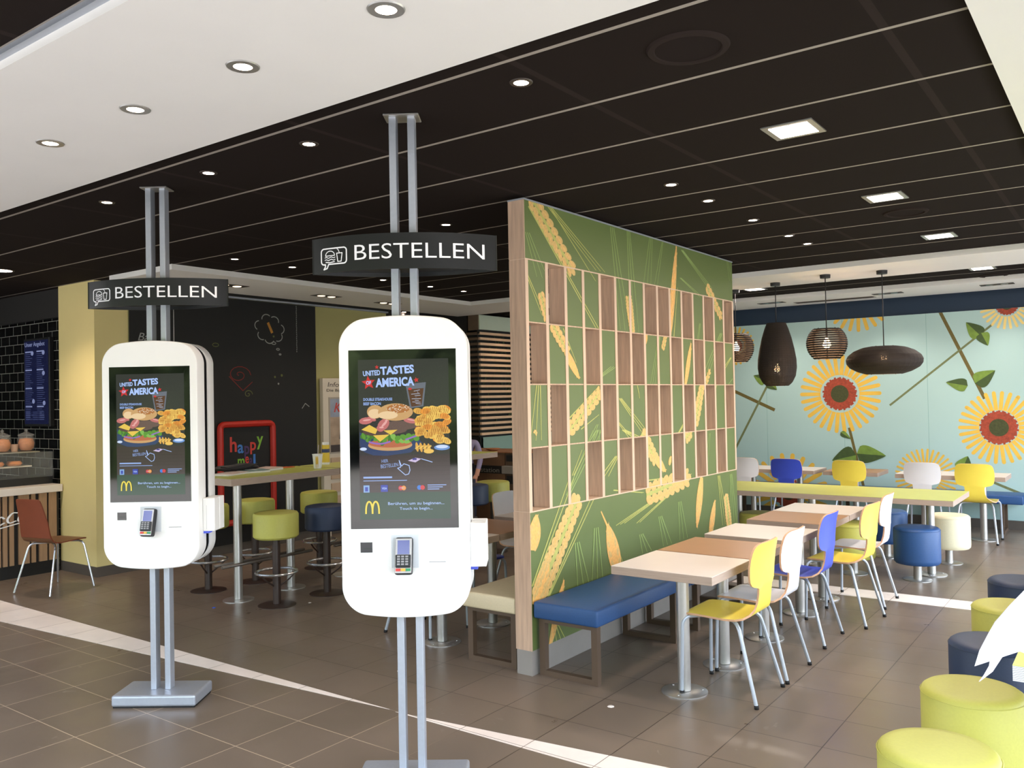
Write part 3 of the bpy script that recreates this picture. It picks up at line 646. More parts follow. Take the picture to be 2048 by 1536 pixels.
# ================================================================== KIOSKS
KPH = R(35)
def scr_art():
    A = Art(); X = lambda v: (v - 159) / 775 * .382 - .187 - .0; Z = lambda v: 1.852 - (v - 85) / 1360 * .673; S = .382 / 775; T = .673 / 1360
    p = lambda x, y: (X(x), Z(y))
    # indices into list below
    A.rect(-.187, .195, 1.179, 1.852, 0, 0); A.poly([p(159, 900), p(934, 900), p(934, 1216), p(159, 1216)], 1, 1); A.poly([p(159, 1216), p(934, 1216), p(934, 1445), p(159, 1445)], 2, 2)
    for k in range(7): A.rect(-.187, .195, Z(960 + k * 38), Z(957 + k * 38), 3, 2)
    E = lambda x, y, rx, ry, m, L, **k: A.ell(X(x), Z(y), rx * S, ry * T, m, L, **k)
    # blue paper, bottom bun
    A.poly([p(165, 700), p(250, 760), p(640, 740), p(700, 800), p(600, 880), p(400, 905), p(280, 900), p(200, 870), p(165, 820)], 4, 3)
    E(425, 815, 190, 48, 5, 4, n=26); E(425, 800, 185, 36, 6, 5, n=26)
    for k in range(26):
        a = k / 25; E(190 + a * 450 + random.uniform(-12, 12), 775 - abs(a - .5) * 50 + random.uniform(-30, 25), random.uniform(18, 40), random.uniform(14, 30), random.choice([7, 8, 7, 9]), 8 + k % 2, n=8, rot=random.random() * 3)
    A.line([p(245 + 100 * i / 8 * 1.8, 785 + 18 * math.sin(PI * i / 8)) for i in range(9)], 14 * T, 10, 10); A.line([p(560 + 90 * i / 5, 770 - 30 * i / 5) for i in range(6)], 14 * T, 10, 10)
    E(300, 700, 110, 34, 11, 11, n=18); E(500, 650, 165, 40, 12, 11, n=22); E(400, 690, 170, 34, 12, 10, n=22)
    A.poly([p(180, 680), p(250, 640), p(320, 680), p(300, 720)], 13, 12); A.poly([p(280, 730), p(420, 725), p(340, 785)], 13, 12); A.poly([p(370, 690), p(490, 685), p(430, 728)], 13, 13)
    for x, y, rx, ry, r in [(220, 605, 60, 30, .1), (270, 590, 40, 18, -.3), (370, 640, 60, 42, .8), (345, 670, 34, 30, 0), (600, 610, 60, 22, -.2), (390, 610, 30, 26, .4)]: E(x, y, rx, ry, 14, 13, rot=r, n=12); E(x + 8, y - 6, rx * .6, ry * .25, 15, 14, rot=r, n=8)
    E(300, 530, 70, 58, 5, 15, n=20); E(295, 545, 55, 40, 16, 16, n=16); E(475, 535, 150, 74, 5, 17, n=28); E(500, 505, 100, 38, 17, 18, n=20); E(410, 560, 85, 34, 16, 18, n=18)
    for k in range(60):
        a, r = random.uniform(0, 2 * PI), random.random() ** .5; E(500 + 100 * r * math.cos(a), 505 + 36 * r * math.sin(a), 4, 3, 18, 19, n=5)
    # waffle fries
    for k in range(64):
        x = random.uniform(660, 912); y = random.uniform(500 + (925 - x) * .1, 720 + (x - 665) * .35); r = random.uniform(-.5, .5)
        E(x, y, 44, 26, random.choice([19, 20, 21]), 6 + k % 5, rot=r, n=12)
        for j in (-1, 0, 1): A.line([(X(x) + j * 16 * S, Z(y) - 18 * T), (X(x) + j * 16 * S + 8 * S, Z(y) + 18 * T)], 4 * S, 22, 11 + k % 5)
    for j in range(4): E(655 + j * 34, 835 + j * 4, 13, 42, 19, 6, rot=.15, n=10); A.line([p(640 + j * 34, 850), p(675 + j * 34, 825)], 12 * T, 20, 7)
    E(755, 872, 45, 20, 20, 8, n=10); E(868, 842, 68, 24, 23, 22, n=20); E(868, 835, 52, 15, 24, 23, n=18); E(195, 845, 30, 14, 24, 6, n=14)
    # drink
    A.poly([p(565, 300), p(740, 285), p(715, 490), p(600, 505)], 25, 4); A.poly([p(585, 345), p(720, 335), p(700, 480), p(612, 492)], 26, 5)
    for k in range(9): A.line([p(610 + random.random() * 80, 360 + k * 13), p(640 + random.random() * 60, 350 + k * 15)], 3 * T, 24, 6)
    E(603, 340, 16, 10, 27, 7, n=10)
    # title
    A.text('UNITED', X(202), X(350), Z(222), Z(178), 28, 24, bold=.03, rot=.05); A.text('TASTES', X(350), X(640), Z(212), Z(140), 28, 24, bold=.04, rot=.05)
    A.text('AMERICA', X(308), X(640), Z(318), Z(240), 28, 24, bold=.04, rot=.03); A.star(X(248), Z(282), .03, 27, 24, .1); A.text('OF', X(228), X(270), Z(298), Z(266), 28, 25, bold=.03)
    A.star(X(658), Z(265), .012, 27, 24, .2); A.star(X(322), Z(150), .009, 27, 24)
    A.text('DOUBLE STEAKHOUSE', X(202), X(450), Z(436), Z(412), 29, 24, bold=.03); A.text('BEEF BACON', X(202), X(352), Z(473), Z(448), 29, 24, bold=.03)
    A.text('HIER', X(350), X(406), Z(962), Z(935), 29, 24, rot=.08); A.text('BESTELLEN', X(342), X(492), Z(1003), Z(972), 29, 24, rot=.1)
    A.line([p(500, 945), p(520, 995), p(540, 975), p(585, 990), p(592, 1030), p(580, 1062), p(552, 1070), p(486, 1012), p(512, 1004)], 6 * S, 28, 24, closed=True)
    A.poly([p(575, 950), p(640, 925), p(690, 935), p(640, 965)], 30, 24); A.rect(X(615), X(650), Z(945), Z(928), 31, 25); A.line([p(690, 935), p(785, 965)], 6 * T, 28, 24)
    A.rect(X(192), X(438), Z(1095), Z(1080), 29, 24); A.rect(X(192), X(565), Z(1118), Z(1112), 29, 24)
    A.rect(X(192), X(243), Z(1214), Z(1153), 32, 24); A.rect(X(205), X(230), Z(1204), Z(1168), 33, 25); A.rect(X(340), X(400), Z(1210), Z(1152), 33, 24); A.text('VISA', X(348), X(392), Z(1190), Z(1172), 28, 25, bold=.02)
    E(510, 1180, 20, 20, 27, 24); E(536, 1180, 20, 20, 21, 25); E(670, 1178, 20, 20, 34, 24); E(697, 1178, 20, 20, 27, 25); A.text('MC', X(502), X(544), Z(1185), Z(1175), 28, 26)
    for k in range(3): A.rect(X(740), X(900 - k * 30), Z(1162 + k * 17), Z(1155 + k * 17), 29, 24)
    arches(A, X(205), Z(1392), 122 * S, 100 * T, 35, 24)
    A.text('Berühren, um zu beginnen...', X(400), X(880), Z(1330), Z(1298), 28, 24, bold=.01); A.text('Touch to begin...', X(498), X(780), Z(1372), Z(1342), 28, 24, bold=.01)
    return A
SCOL = [(48, 46, 48), (58, 44, 46), (24, 66, 48), (44, 34, 36), (44, 62, 104), (204, 160, 108), (186, 104, 72), (92, 150, 52), (130, 184, 84), (66, 118, 44), (150, 110, 190), (88, 66, 62), (104, 80, 76), (232, 196, 84), (196, 112, 112), (232, 170, 166), (236, 204, 160), (176, 112, 62), (246, 236, 214),
        (226, 170, 78), (240, 196, 96), (232, 150, 60), (160, 96, 40), (110, 150, 210), (206, 222, 250), (104, 108, 122), (88, 50, 38), (206, 44, 52), (176, 202, 255), (150, 178, 236), (208, 190, 226), (66, 62, 140), (132, 172, 224), (36, 60, 170), (40, 120, 214), (236, 214, 60)]
SM = [emis('screen_colour_%d' % i, c, .40) for i, c in enumerate(SCOL)]
ARTS = scr_art()
def outline():
    pts = []
    us = [.27 * math.sin(PI / 2 * k / 22) for k in range(-22, 23)]
    topo = [(u, 2.038 - .42 * u * u - (.1 * (1 - math.sqrt(max(0, 1 - ((abs(u) - .17) / .1) ** 2))) if abs(u) > .17 else 0)) for u in us[::-1]]
    def bot(p): return (p[0], 2.803 - p[1])
    return topo + [bot(p) for p in topo[::-1]]
OUT = outline()
def inset(pts, d):
    n = len(pts); o = []
    for i in range(n):
        a, b, c = Vector(pts[i - 1]), Vector(pts[i]), Vector(pts[(i + 1) % n]); t = (c - a).normalized(); o.append((b.x + -t.y * d, b.y + t.x * d))
    return o
def kiosk(px, py, near):
    lb = 'near' if near else 'far'
    t = thing('order_kiosk', (px, py, 0), ('white double-sided ordering kiosk under a black BESTELLEN sign, nearer and larger one' if near else 'white double-sided ordering kiosk under a black BESTELLEN sign, farther one at left'), 'kiosk', KPH - PI / 1 * 0, group='self-service ordering kiosks')
    # local axes: +x = right along the front, -y = towards the viewer (front)
    m = MB(); m.box(-.235, .235, -.13, .13, .008, .07, bev=.012, seg=3); b = m.build('base_plate', ALU, t)
    m = MB(); m.box(-.228, .228, -.122, .122, 0, .009); m.build('rubber_pad', RUBBER, b)
    for s in (-1, 1):
        m = MB(); m.box(s * .0405 - .0155, s * .0405 + .0155, -.03, .03, .07, 2.918, bev=.002, seg=1); m.build('post', ALU, t)
    m = MB(); m.box(-.077, .077, -.055, .055, 2.911, 2.919, bev=.002, seg=1); m.build('ceiling_plate', STEEL, t)
    m = MB(); m.box(-.2, .2, -.024, .024, .85, 1.94)
    for sg_ in (-1, 1): m.prism(inset(OUT, .006), lambda p: (p[0], sg_ * .0215, p[1]), lambda p: (p[0], sg_ * .0262, p[1]))  # black sheets on the inner faces paint the shade of the gap
    m.build('spine_gap_shade', BLACKP, t)
    for side in (1, -1):
        f = lambda n: (lambda p: (p[0], -side * n, p[1]))
        h = MB(); g = -.0
        h.prism(OUT, f(.022), f(.118), 0, smooth=True)
        I = inset(OUT, .008); n = len(OUT)
        h.v = []; h.f = []; h.m = []; h.sm = []
        a = [f(.026)(p) for p in OUT]; b2 = [f(.114)(p) for p in OUT]; c = [f(.123)(p) for p in inset(OUT, .003)]; d = [f(.125)(p) for p in I]
        for A0, B0 in ((a, b2), (b2, c), (c, d)): h.add(A0 + B0, [[i, (i + 1) % n, n + (i + 1) % n, n + i] for i in range(n)], 0, True)
        # front skin with a recess opening for the card terminal
        h.add(d, [list(range(n))], 0); h.add(a, [list(range(n))[::-1]], 0)
        hs = h.build('front_housing' if side > 0 else 'rear_housing', WHITEK, t)
        if side < 0: hs['label'] = 'white housing on the back side'
        s = MB(); s.box(-.2275, .2275, -side * .1265 if side > 0 else .124, -side * .124 if side > 0 else .1265, 1.14, 1.893, 0, bev=.0012, seg=1)
        if side > 0: ARTS.put(s, lambda x, z, dd: (x, -.1266 - dd, z), step=.00003)
        s.build('touch_screen', [BLACKG] + SM if side > 0 else BLACKG, hs, fixn=False)
        if side > 0: 
            # material indices of the art are shifted by one
            me = hs.children[0].data if hs.children else bpy.data.objects[-1].data
        y = -side * .125
        q = MB(); q.box(-.058, .058, min(y, y - side * .004), max(y, y - side * .004), .975, 1.114, 0, bev=.001, seg=1); rc = q.build('terminal_recess', mat('recess_grey', (206, 212, 218), .4, noise=.01), hs)
        q = MB(); q.box(-.188, -.138, min(y, y - side * .002), max(y, y - side * .002), 1.041, 1.084, 0); q.box(-.176, -.142, min(y - side * .002, y - side * .003), max(y - side * .002, y - side * .003), 1.056, 1.059, 1)
        q.build('code_scanner', [BLACKG, emis('scanner_green', (60, 220, 130), .8 if near and side > 0 else .01)], hs)
        q = MB(); q.box(.1, .17, min(y, y - side * .0008), max(y, y - side * .0008), .997, 1.0, 0); q.build('slot', mat('slot_grey', (150, 150, 152), .5, noise=.02), hs)
        # receipt printer box on the right-hand side
        y0, y1 = sorted((-side * .075, -side * .003)); q = MB(); q.box(.2705, .338, y0, y1, .965, 1.15, 0, bev=.004); q.box(.262, .3, y0 + .01, y1 - .01, .952, .962, 1)
        q.box(.2915, .2925, y0 - .0003, y1 + .0003, .975, 1.11, 2)
        q.build('receipt_printer', [WHITEK, emis('blue_led', (70, 90, 220), .4), mat('seam_grey', (150, 150, 155), .5, noise=.02)], t)
        # card terminal
        ct = bpy.data.objects.new('card_terminal', None); COL.objects.link(ct); ct.parent = t; ct.location = (-.002, -side * .15, 1.03)
        ct.rotation_euler = (R(-14) if side > 0 else R(14), 0, R(-8) * side if not near else 0)
        q = MB(); q.box(-.037, .037, -.016, .02, -.078, .075, 0, bev=.01, seg=3); e = q.build('body', BLACKP, t); e.parent = ct
        q = MB(); q.box(-.034, .034, -.0185, -.016, -.072, .07, 0, bev=.001, seg=1); e = q.build('casing', mat('terminal_silver', (176, 172, 170), .35, .4, noise=.03), t); e.parent = ct
        q = MB(); q.box(-.025, .025, -.0195, -.0185, .005, .062, 0); e = q.build('display', emis('terminal_blue', (66, 72, 150), .45), t); e.parent = ct
        q = MB(); q.box(-.032, .032, -.028, -.0185, -.05, .003, 0, bev=.004)
        for i in range(3):
            for j in range(4): q.box(-.024 + i * .017, -.012 + i * .017, -.0295, -.028, -.008 - j * .0105, -.001 - j * .0105, 1)
        for i, c in enumerate((2, 3, 4)): q.box(-.03 + i * .021, -.011 + i * .021, -.0225, -.0185, -.064, -.053, c)
        e = q.build('keypad', [BLACKP, mat('key_grey', (150, 148, 150), .5, noise=.03), mat('key_red', (210, 60, 50), .5, noise=.03), mat('key_yellow', (224, 176, 60), .5, noise=.03), mat('key_green', (50, 146, 92), .5, noise=.03)], t); e.parent = ct
        if side < 0:
            for ch in ct.children: ch.scale = (1, -1, 1)
        # keep hierarchy shallow: housing parts are sub-parts, terminal is a part
    # sign
    Ra = (.4 ** 2 + .12 ** 2) / .24; yo = Ra - .12
    arc = [(u, math.sqrt(Ra * Ra - u * u) - yo) for u in [-.4 + .8 * k / 40 for k in range(41)]]
    m = MB()
    for sd in (1, -1):
        P = [(u, -sd * (v + .004)) for u, v in arc]; Q = [(u, -sd * max(0, v - .002)) for u, v in arc]; n = len(P)
        vs = [(x, y, z) for z in (2.235, 2.388) for x, y in P] + [(x, y, z) for z in (2.235, 2.388) for x, y in Q]; fs = []
        for i in range(n - 1):
            fs += [[i, i + 1, n + i + 1, n + i], [2 * n + i, 2 * n + i + 1, 3 * n + i + 1, 3 * n + i], [i, i + 1, 2 * n + i + 1, 2 * n + i], [n + i, n + i + 1, 3 * n + i + 1, 3 * n + i]]
        m.add(vs, fs, 0, True)
    m.box(-.404, -.394, -.006, .006, 2.235, 2.388); m.box(.394, .404, -.006, .006, 2.235, 2.388)
    P = [(u, -v) for u, v in arc[1:-1]] + [(u, v) for u, v in arc[1:-1][::-1]]
    m.prism([(x * .99, y * .97) for x, y in P], lambda p: (p[0], p[1], 2.252), lambda p: (p[0], p[1], 2.256))
    sg = m.build('sign', SIGNB, t); sg['label'] = 'black lens-shaped sign with white lettering'
    on = lambda u, z, d: (u, -(math.sqrt(Ra * Ra - u * u) - yo) - .005 - d, z)
    m = MB(); A = Art(); A.text('BESTELLEN', -.2, .352, 2.279, 2.344, 0, 1, bold=-.004); A.put(m, on); m.build('lettering', LETW, sg, fixn=False)
    m = MB(); A = Art(); rr = []
    for cx, cz, a0 in ((-.25, 2.325, 0), (-.345, 2.325, 90), (-.345, 2.285, 180), (-.25, 2.285, 270)):
        rr += [(cx + .013 * math.cos(R(a0 + k * 18)), cz + .014 * math.sin(R(a0 + k * 18))) for k in range(6)]
        if a0 == 180: rr += [(-.338, 2.271), (-.338, 2.262), (-.346, 2.25), (-.33, 2.254), (-.322, 2.271)]
    A.line(rr, .0055, 0, 1, closed=True)
    A.line([(-.315 + .022 * math.cos(k * PI / 10), 2.308 + .02 * math.sin(k * PI / 10)) for k in range(11)], .0035, 0, 1, closed=True)
    for z in (2.3, 2.29): A.line([(-.34 + k * .0062, z + .0025 * math.sin(k * 1.6)) for k in range(9)], .0032, 0, 1)
    A.line([(-.336, 2.281), (-.315, 2.278), (-.294, 2.281)], .004, 0, 1)
    A.line([(-.283, 2.316), (-.257, 2.316), (-.262, 2.28), (-.278, 2.28)], .004, 0, 1, closed=True); A.line([(-.27, 2.317), (-.275, 2.33), (-.281, 2.335)], .003, 0, 1)
    Q_ = []
    for pts, mm, L in A.p:
        if len(pts) == 4 and max(q[0] for q in pts) - min(q[0] for q in pts) > .015:
            (a, b, c, d) = pts; n_s = 6
            for k in range(n_s):
                f_ = lambda p, q, t: (p[0] + (q[0] - p[0]) * t, p[1] + (q[1] - p[1]) * t)
                Q_.append(([f_(a, d, k / n_s), f_(b, c, k / n_s), f_(b, c, (k + 1) / n_s), f_(a, d, (k + 1) / n_s)], mm, L))
        else: Q_.append((pts, mm, L))
    A.p = Q_; A.put(m, on); m.build('pictogram', LETW, sg, fixn=False)
    return t
# shift art material indices by one so that index 0 is the glass
ARTS.p = [(pts, m_ + 1, L + 1) for pts, m_, L in ARTS.p]
k1 = kiosk(-4.50, 2.722, False); k2 = kiosk(-2.562, 2.715, True)

# ================================================================== WHEAT PARTITION
PX0, PX1, PY0, PITCH = -3.089, -2.969, 4.2, .2183
ZR = [.985, 1.372, 1.76, 2.14, 2.525]; FW_ = .032
t = thing('wheat_partition', (0, 0, 0), 'tall green wheat-pattern partition with open wooden lattice between the seating areas', 'partition')
PF = lambda cx, cy, o=380: (PY(1000 + cx / 3.072, o + cy / 3.072))
def PY(px, py):
    v = RT * (px - 1024) + UP * (768 - py) + FW * 1699.28; k = PX1 / v.x; return (v.y * k, CAMH + v.z * k)
# (the lines above only convert measured positions on the panel to metres along the panel)
W_ = Art()
def awn(p, q, w=.008, m=3, n=1, spread=.0, o=380, o2=None):
    a = PF(*p, o); b = PF(*q, o if o2 is None else o2)
    for k in range(n):
        j = (k - (n - 1) / 2) * spread; W_.line([(a[0] + j * .4, a[1]), (b[0] + j * 1.2, b[1])], w, m, 1, taper=.5)
def head(p, q, w, n=10, o=380, o2=None, kind=0):
    """ear from p (base) to q (tip): two rows of grains"""
    a = Vector(PF(*p, o)); b = Vector(PF(*q, o if o2 is None else o2)); d = b - a; L = d.length; d.normalize(); nrm = Vector((-d.y, d.x))
    w = w * .5
    if kind == 0:
        W_.line([a, b], w * .35, 3, 2)
        for k in range(n):
            t = (k + .5) / n; c = a + d * (t * L); s = w * (1 - .35 * abs(t - .35))
            for sg in (-1, 1):
                cc = c + nrm * sg * s * .52; ang = math.atan2(d.y, d.x) + sg * .45
                W_.ell(cc.x, cc.y, L / n * .62, s * .38, 1, 3 + (k % 2), rot=ang, n=12); W_.line([(cc.x - d.x * L / n * .4, cc.y - d.y * L / n * .4), (cc.x + d.x * L / n * .4, cc.y + d.y * L / n * .4)], w * .07, 2, 5)
        W_.ell(b.x, b.y, L / n * .5, w * .3, 1, 3, rot=math.atan2(d.y, d.x), n=8)
    else:
        pts = []; 
        for sg in (1, -1):
            rng = range(9) if sg > 0 else range(8, -1, -1)
            for k in rng:
                t = k / 8; s = w * (math.sin(PI * (.12 + .85 * t)) ** .8) * .8; c = a + d * (t * L) + nrm * sg * s; pts.append((c.x, c.y))
        for k in range(8): W_.poly([pts[k], pts[k + 1], pts[17 - k - 1], pts[17 - k]], 2, 2)
        for k in range(n):
            t = (k + .5) / n; c = a + d * (t * L); s = w * (math.sin(PI * (.12 + .85 * t)) ** .8) * .5; W_.ell(c.x + nrm.x * s * (1 if k % 2 else -1), c.y + nrm.y * s * (1 if k % 2 else -1), L / n * .8, s * .35, 1, 3, rot=math.atan2(d.y, d.x) + (.3 if k % 2 else -.3), n=8)
O5 = 860
head((190, 40), (450, 500), .15, 9); awn((165, 40), (400, 480), .012, 3); awn((180, 100), (600, 850), .012, 3, 2, .03); awn((280, 70), (620, 500), .007, 3, 3, .05); awn((300, 90), (590, 560), .008, 3)
awn((170, 260), (262, 540), .006, 4, 3, .05); awn((160, 500), (270, 770), .008, 3, 2, .03); head((250, 630), (290, 800), .09, 5)
head((320, 820), (420, 1000), .11, 6); head((400, 980), (490, 1160), .085, 8, kind=1); awn((390, 850), (470, 1060), .008, 3)
head((425, 1480), (620, 1240), .13, 8); awn((430, 1400), (610, 1205), .01, 3); awn((560, 1190), (700, 1085), .008, 4, 3, .03); awn((500, 1470), (610, 1380), .008, 3)
head((790, 650), (815, 880), .12, 11); awn((690, 230), (770, 860), .009, 4, 3, .06); awn((790, 250), (830, 870), .01, 4, 3, .05)
awn((930, 280), (905, 590), .008, 4, 3, .05); awn((1000, 320), (960, 580), .008, 4, 2, .04)
head((1045, 900), (1085, 345), .11, 14, kind=1); awn((1070, 900), (1092, 600), .012, 3)
head((1270, 590), (1360, 780), .12, 7); awn((1120, 370), (1290, 600), .009, 4, 3, .04); awn((1110, 540), (1240, 660), .007, 4, 2, .05); awn((1395, 430), (1420, 560), .008, 4, 2, .05)
head((1140, 1200), (1175, 940), .09, 8, kind=1); awn((1230, 820), (1190, 1150), .009, 4, 2, .04); awn((1360, 880), (1260, 1150), .01, 4, 3, .05); head((1262, 1200), (1290, 1110), .07, 4)
head((1200, 1440), (1245, 1190), .15, 8); awn((1100, 1490), (1240, 1250), .01, 3, 2, .04); head((890, 950), (905, 880), .06, 3, kind=1); head((1000, 980), (1020, 890), .07, 4)
awn((980, 900), (940, 1190), .009, 4, 3, .03); awn((740, 1280), (900, 1500), .009, 3, 3, .04); awn((730, 1430), (810, 1530), .008, 3, 2, .04); awn((845, 1200), (860, 1280), .01, 3)
awn((1420, 1030), (1370, 1110), .01, 3, 2, .04); awn((1430, 1160), (1400, 1200), .008, 4); awn((1330, 1200), (1300, 1300), .008, 3, 2, .05)
awn((238, 1200), (222, 1540), .009, 3, 3, .05); head((215, 1500), (222, 1480), .05, 2); awn((600, 1440), (560, 1536), .007, 4, 2, .04)
head((230, 1040), (480, 420), .21, 13, O5); head((215, 1080), (300, 800), .17, 9, O5, kind=1); awn((205, 960), (440, 300), .013, 3, 2, .05, O5); awn((420, 400), (600, 0), .009, 4, 3, .05, O5); awn((300, 1020), (570, 420), .013, 3, 2, .04, O5); awn((450, 280), (520, 120), .008, 3, 2, .05, O5)
head((900, 400), (1160, 290), .2, 8, O5); head((1060, 340), (1175, 288), .12, 6, O5, kind=1); awn((1080, 340), (740, 580), .011, 3, 3, .05, O5); awn((1090, 350), (850, 570), .011, 3, 2, .04, O5); awn((905, 310), (1060, 290), .01, 3, 1, 0, O5)
head((735, 900), (660, 580), .2, 11, O5, kind=1); awn((665, 600), (622, 500), .022, 2, 1, 0, O5); awn((690, 640), (765, 860), .01, 3, 2, .03, O5)
head((1240, 290), (1210, 600), .15, 10, O5, kind=1); head((1290, 665), (1322, 430), .13, 9, O5, kind=1); head((1410, 590), (1388, 400), .15, 10, O5); awn((1345, 280), (1385, 580), .012, 3, 3, .05, O5); awn((1420, 270), (1440, 580), .012, 4, 3, .05, O5)
head((870, 20), (960, 190), .16, 6, O5); head((940, 150), (1020, 255), .1, 6, O5, kind=1); awn((760, 0), (870, 60), .009, 3, 3, .05, O5); awn((720, 160), (640, 290), .01, 3, 3, .05, O5); head((1040, 215), (1052, 160), .06, 3, O5, kind=1)
head((1140, 50), (1175, 10), .14, 3, O5); awn((1290, 20), (1270, 200), .008, 4, 2, .05, O5); awn((700, 370), (880, 385), .008, 3, 2, .02, O5)
head((205, 740), (225, 520), .16, 9, O5, kind=1)
for a, b in (((475, 690), (515, 960)), ((592, 600), (600, 930)), ((868, 640), (905, 750)), ((985, 530), (1030, 705)), ((1105, 440), (1130, 670)), ((605, 0), (570, 90))): awn(a, b, .012, 4, 3, .06, O5)
head((310, 1320), (395, 920), .09, 10, O5, kind=1); awn((340, 1180), (375, 1290), .01, 3, 3, .04, O5)
GM = [GREENP, WHEAT, WHEATO, AWN, AWND]
PD = lambda y, z, d: (PX1 - .0025 + d, y, z)
Y1 = PY0 + 15 * PITCH + FW_
def gpanel(y0, y1, z0, z1):
    m = MB(); m.box(PX0 + .004, PX1 - .003, y0, y1, z0, z1, 0); W_.put(m, PD, (y0, y1, z0, z1), .0003)
    return m.build('wheat_panel', GM, t, fixn=False)
gpanel(PY0 + .004, Y1, .149, ZR[0] - .002); gpanel(PY0 + .004, Y1, ZR[4] + .002, 2.885)
GRID = ['GoGGoGGooGoGoGo', 'oGGoGooGGoGoGoG', 'GoGGoGGooGoGoGo', 'oGGoGooGGoGoGoG'][::-1]
for r in range(4):
    for c in range(15):
        y0 = PY0 + c * PITCH + FW_; y1 = PY0 + (c + 1) * PITCH
        if GRID[r][c] == 'G': gpanel(y0, y1, ZR[r] + .004, ZR[r + 1] - .004)
for c in range(16):
    y0 = PY0 + c * PITCH
    m = MB(); m.box(PX0, PX1, y0, y0 + FW_, ZR[0] + .005, ZR[4] - .005, 0)
    m.add([(PX1 + .0004, y0, ZR[0]), (PX1 + .0004, y0 + FW_, ZR[0]), (PX1 + .0004, y0 + FW_, ZR[4]), (PX1 + .0004, y0, ZR[4])], [[0, 1, 2, 3]], 1)
    m.build('upright_fin', [WOODP, WOODF], t, fixn=False)
for r in range(5):
    m = MB(); m.box(PX0 + .001, PX1 - .001, PY0 + (.001 if r in (0, 4) else FW_), Y1 - .002, ZR[r] - .004, ZR[r] + .004, 0); m.build('shelf_board', [WOODF if r in (0, 4) else WOODP], t)
m = MB(); m.box(PX0, PX1, PY0 - .001, PY0 + .004, .149, ZR[0] - .002, 0); m.build('end_board', WOODP, t)
m = MB(); m.box(PX0, PX1, PY0 - .001, PY0 + .004, ZR[4] + .002, 2.885, 0); m.build('end_board', WOODP, t)
m = MB(); m.box(PX0 - .002, PX1 + .002, PY0 - .003, Y1 + .002, 2.885, 2.895, 0); m.build('top_cap', ALU, t)
m = MB(); m.box(PX0 + .004, PX1 - .004, PY0 + .002, Y1 - .002, 0, .149, 0); m.build('plinth', CONC, t)

# ================================================================== FURNITURE BUILDERS
def cafe_table(x, y, top, label, w=.6, d=.56, z=.727, poles=((0, 0),), group='small square cafe tables', th=.046):
    t = thing('cafe_table', (x, y, 0), label, 'table', group=group)
    m = MB(); m.box(-w / 2, w / 2, -d / 2, d / 2, z - th, z - .002, 0, bev=.0015, seg=1); o = m.build('table_top', EDGE, t)
    m = MB(); m.box(-w / 2 + .001, w / 2 - .001, -d / 2 + .001, d / 2 - .001, z - .002, z, 0); m.build('laminate', top, o)
    for px, py in poles:
        m = MB(); m.tube([(px, py, .012), (px, py, z - th)], .036, seg=20); m.build('pedestal', STEEL, t)
        m = MB(); m.lathe([(.13, 0), (.13, .006), (.125, .009), (.001, .0095)], px, py, 36)
        for k in range(3): m.lathe([(.006, .0095), (.005, .012), (.001, .0125)], px + .1 * math.cos(k * 2.1 + .6), py + .1 * math.sin(k * 2.1 + .6), 8, 0)
        m.build('base_disc', STEEL, t)
    return t
TLAB = ['white-topped square table nearest the camera, in front of the blue bench', 'tan-topped square table second in the row beside the wheat partition', 'white-topped square table in the middle of the row beside the partition', 'tan-topped square table fourth in the row, behind the blue chair', 'white-topped square table last in the row, next to the lime-topped table']
TY_ = [4.455, 5.03, 5.735, 6.515, 7.09]
for i, y in enumerate(TY_): cafe_table(-2.1, y, LAMW if i % 2 == 0 else LAMB, TLAB[i])
LT = ['white-topped square table behind the near kiosk, beside the beige bench', 'tan-topped square table behind the near kiosk, behind the beige bench', 'white-topped square table far behind the wheat partition end']
for i, y in enumerate(TY_[:3]): cafe_table(-3.91, y, LAMW if i % 2 == 0 else LAMB, LT[i])
cafe_table(-1.7, 10.72, LAMW, 'long white table at the mural, rightmost, behind the white and yellow chairs', w=1.1, d=.54, poles=((.3, 0), (-.3, 0)), group='tables along the mural', th=.05)
cafe_table(-2.75, 10.72, LAMB, 'tan table at the mural behind a yellow chair', w=.62, d=.54, group='tables along the mural')
cafe_table(-3.72, 10.72, LAMW, 'white table at the mural behind the dark blue chair', w=1.1, d=.54, poles=((.3, 0), (-.3, 0)), group='tables along the mural')
cafe_table(-2.6, 8.5, LAML, 'long lime-topped table crossing behind the row of square tables', w=2.64, d=.86, z=.727, poles=((1.06, 0), (.0, 0), (-.75, 0)), group='long lime tables', th=.05)

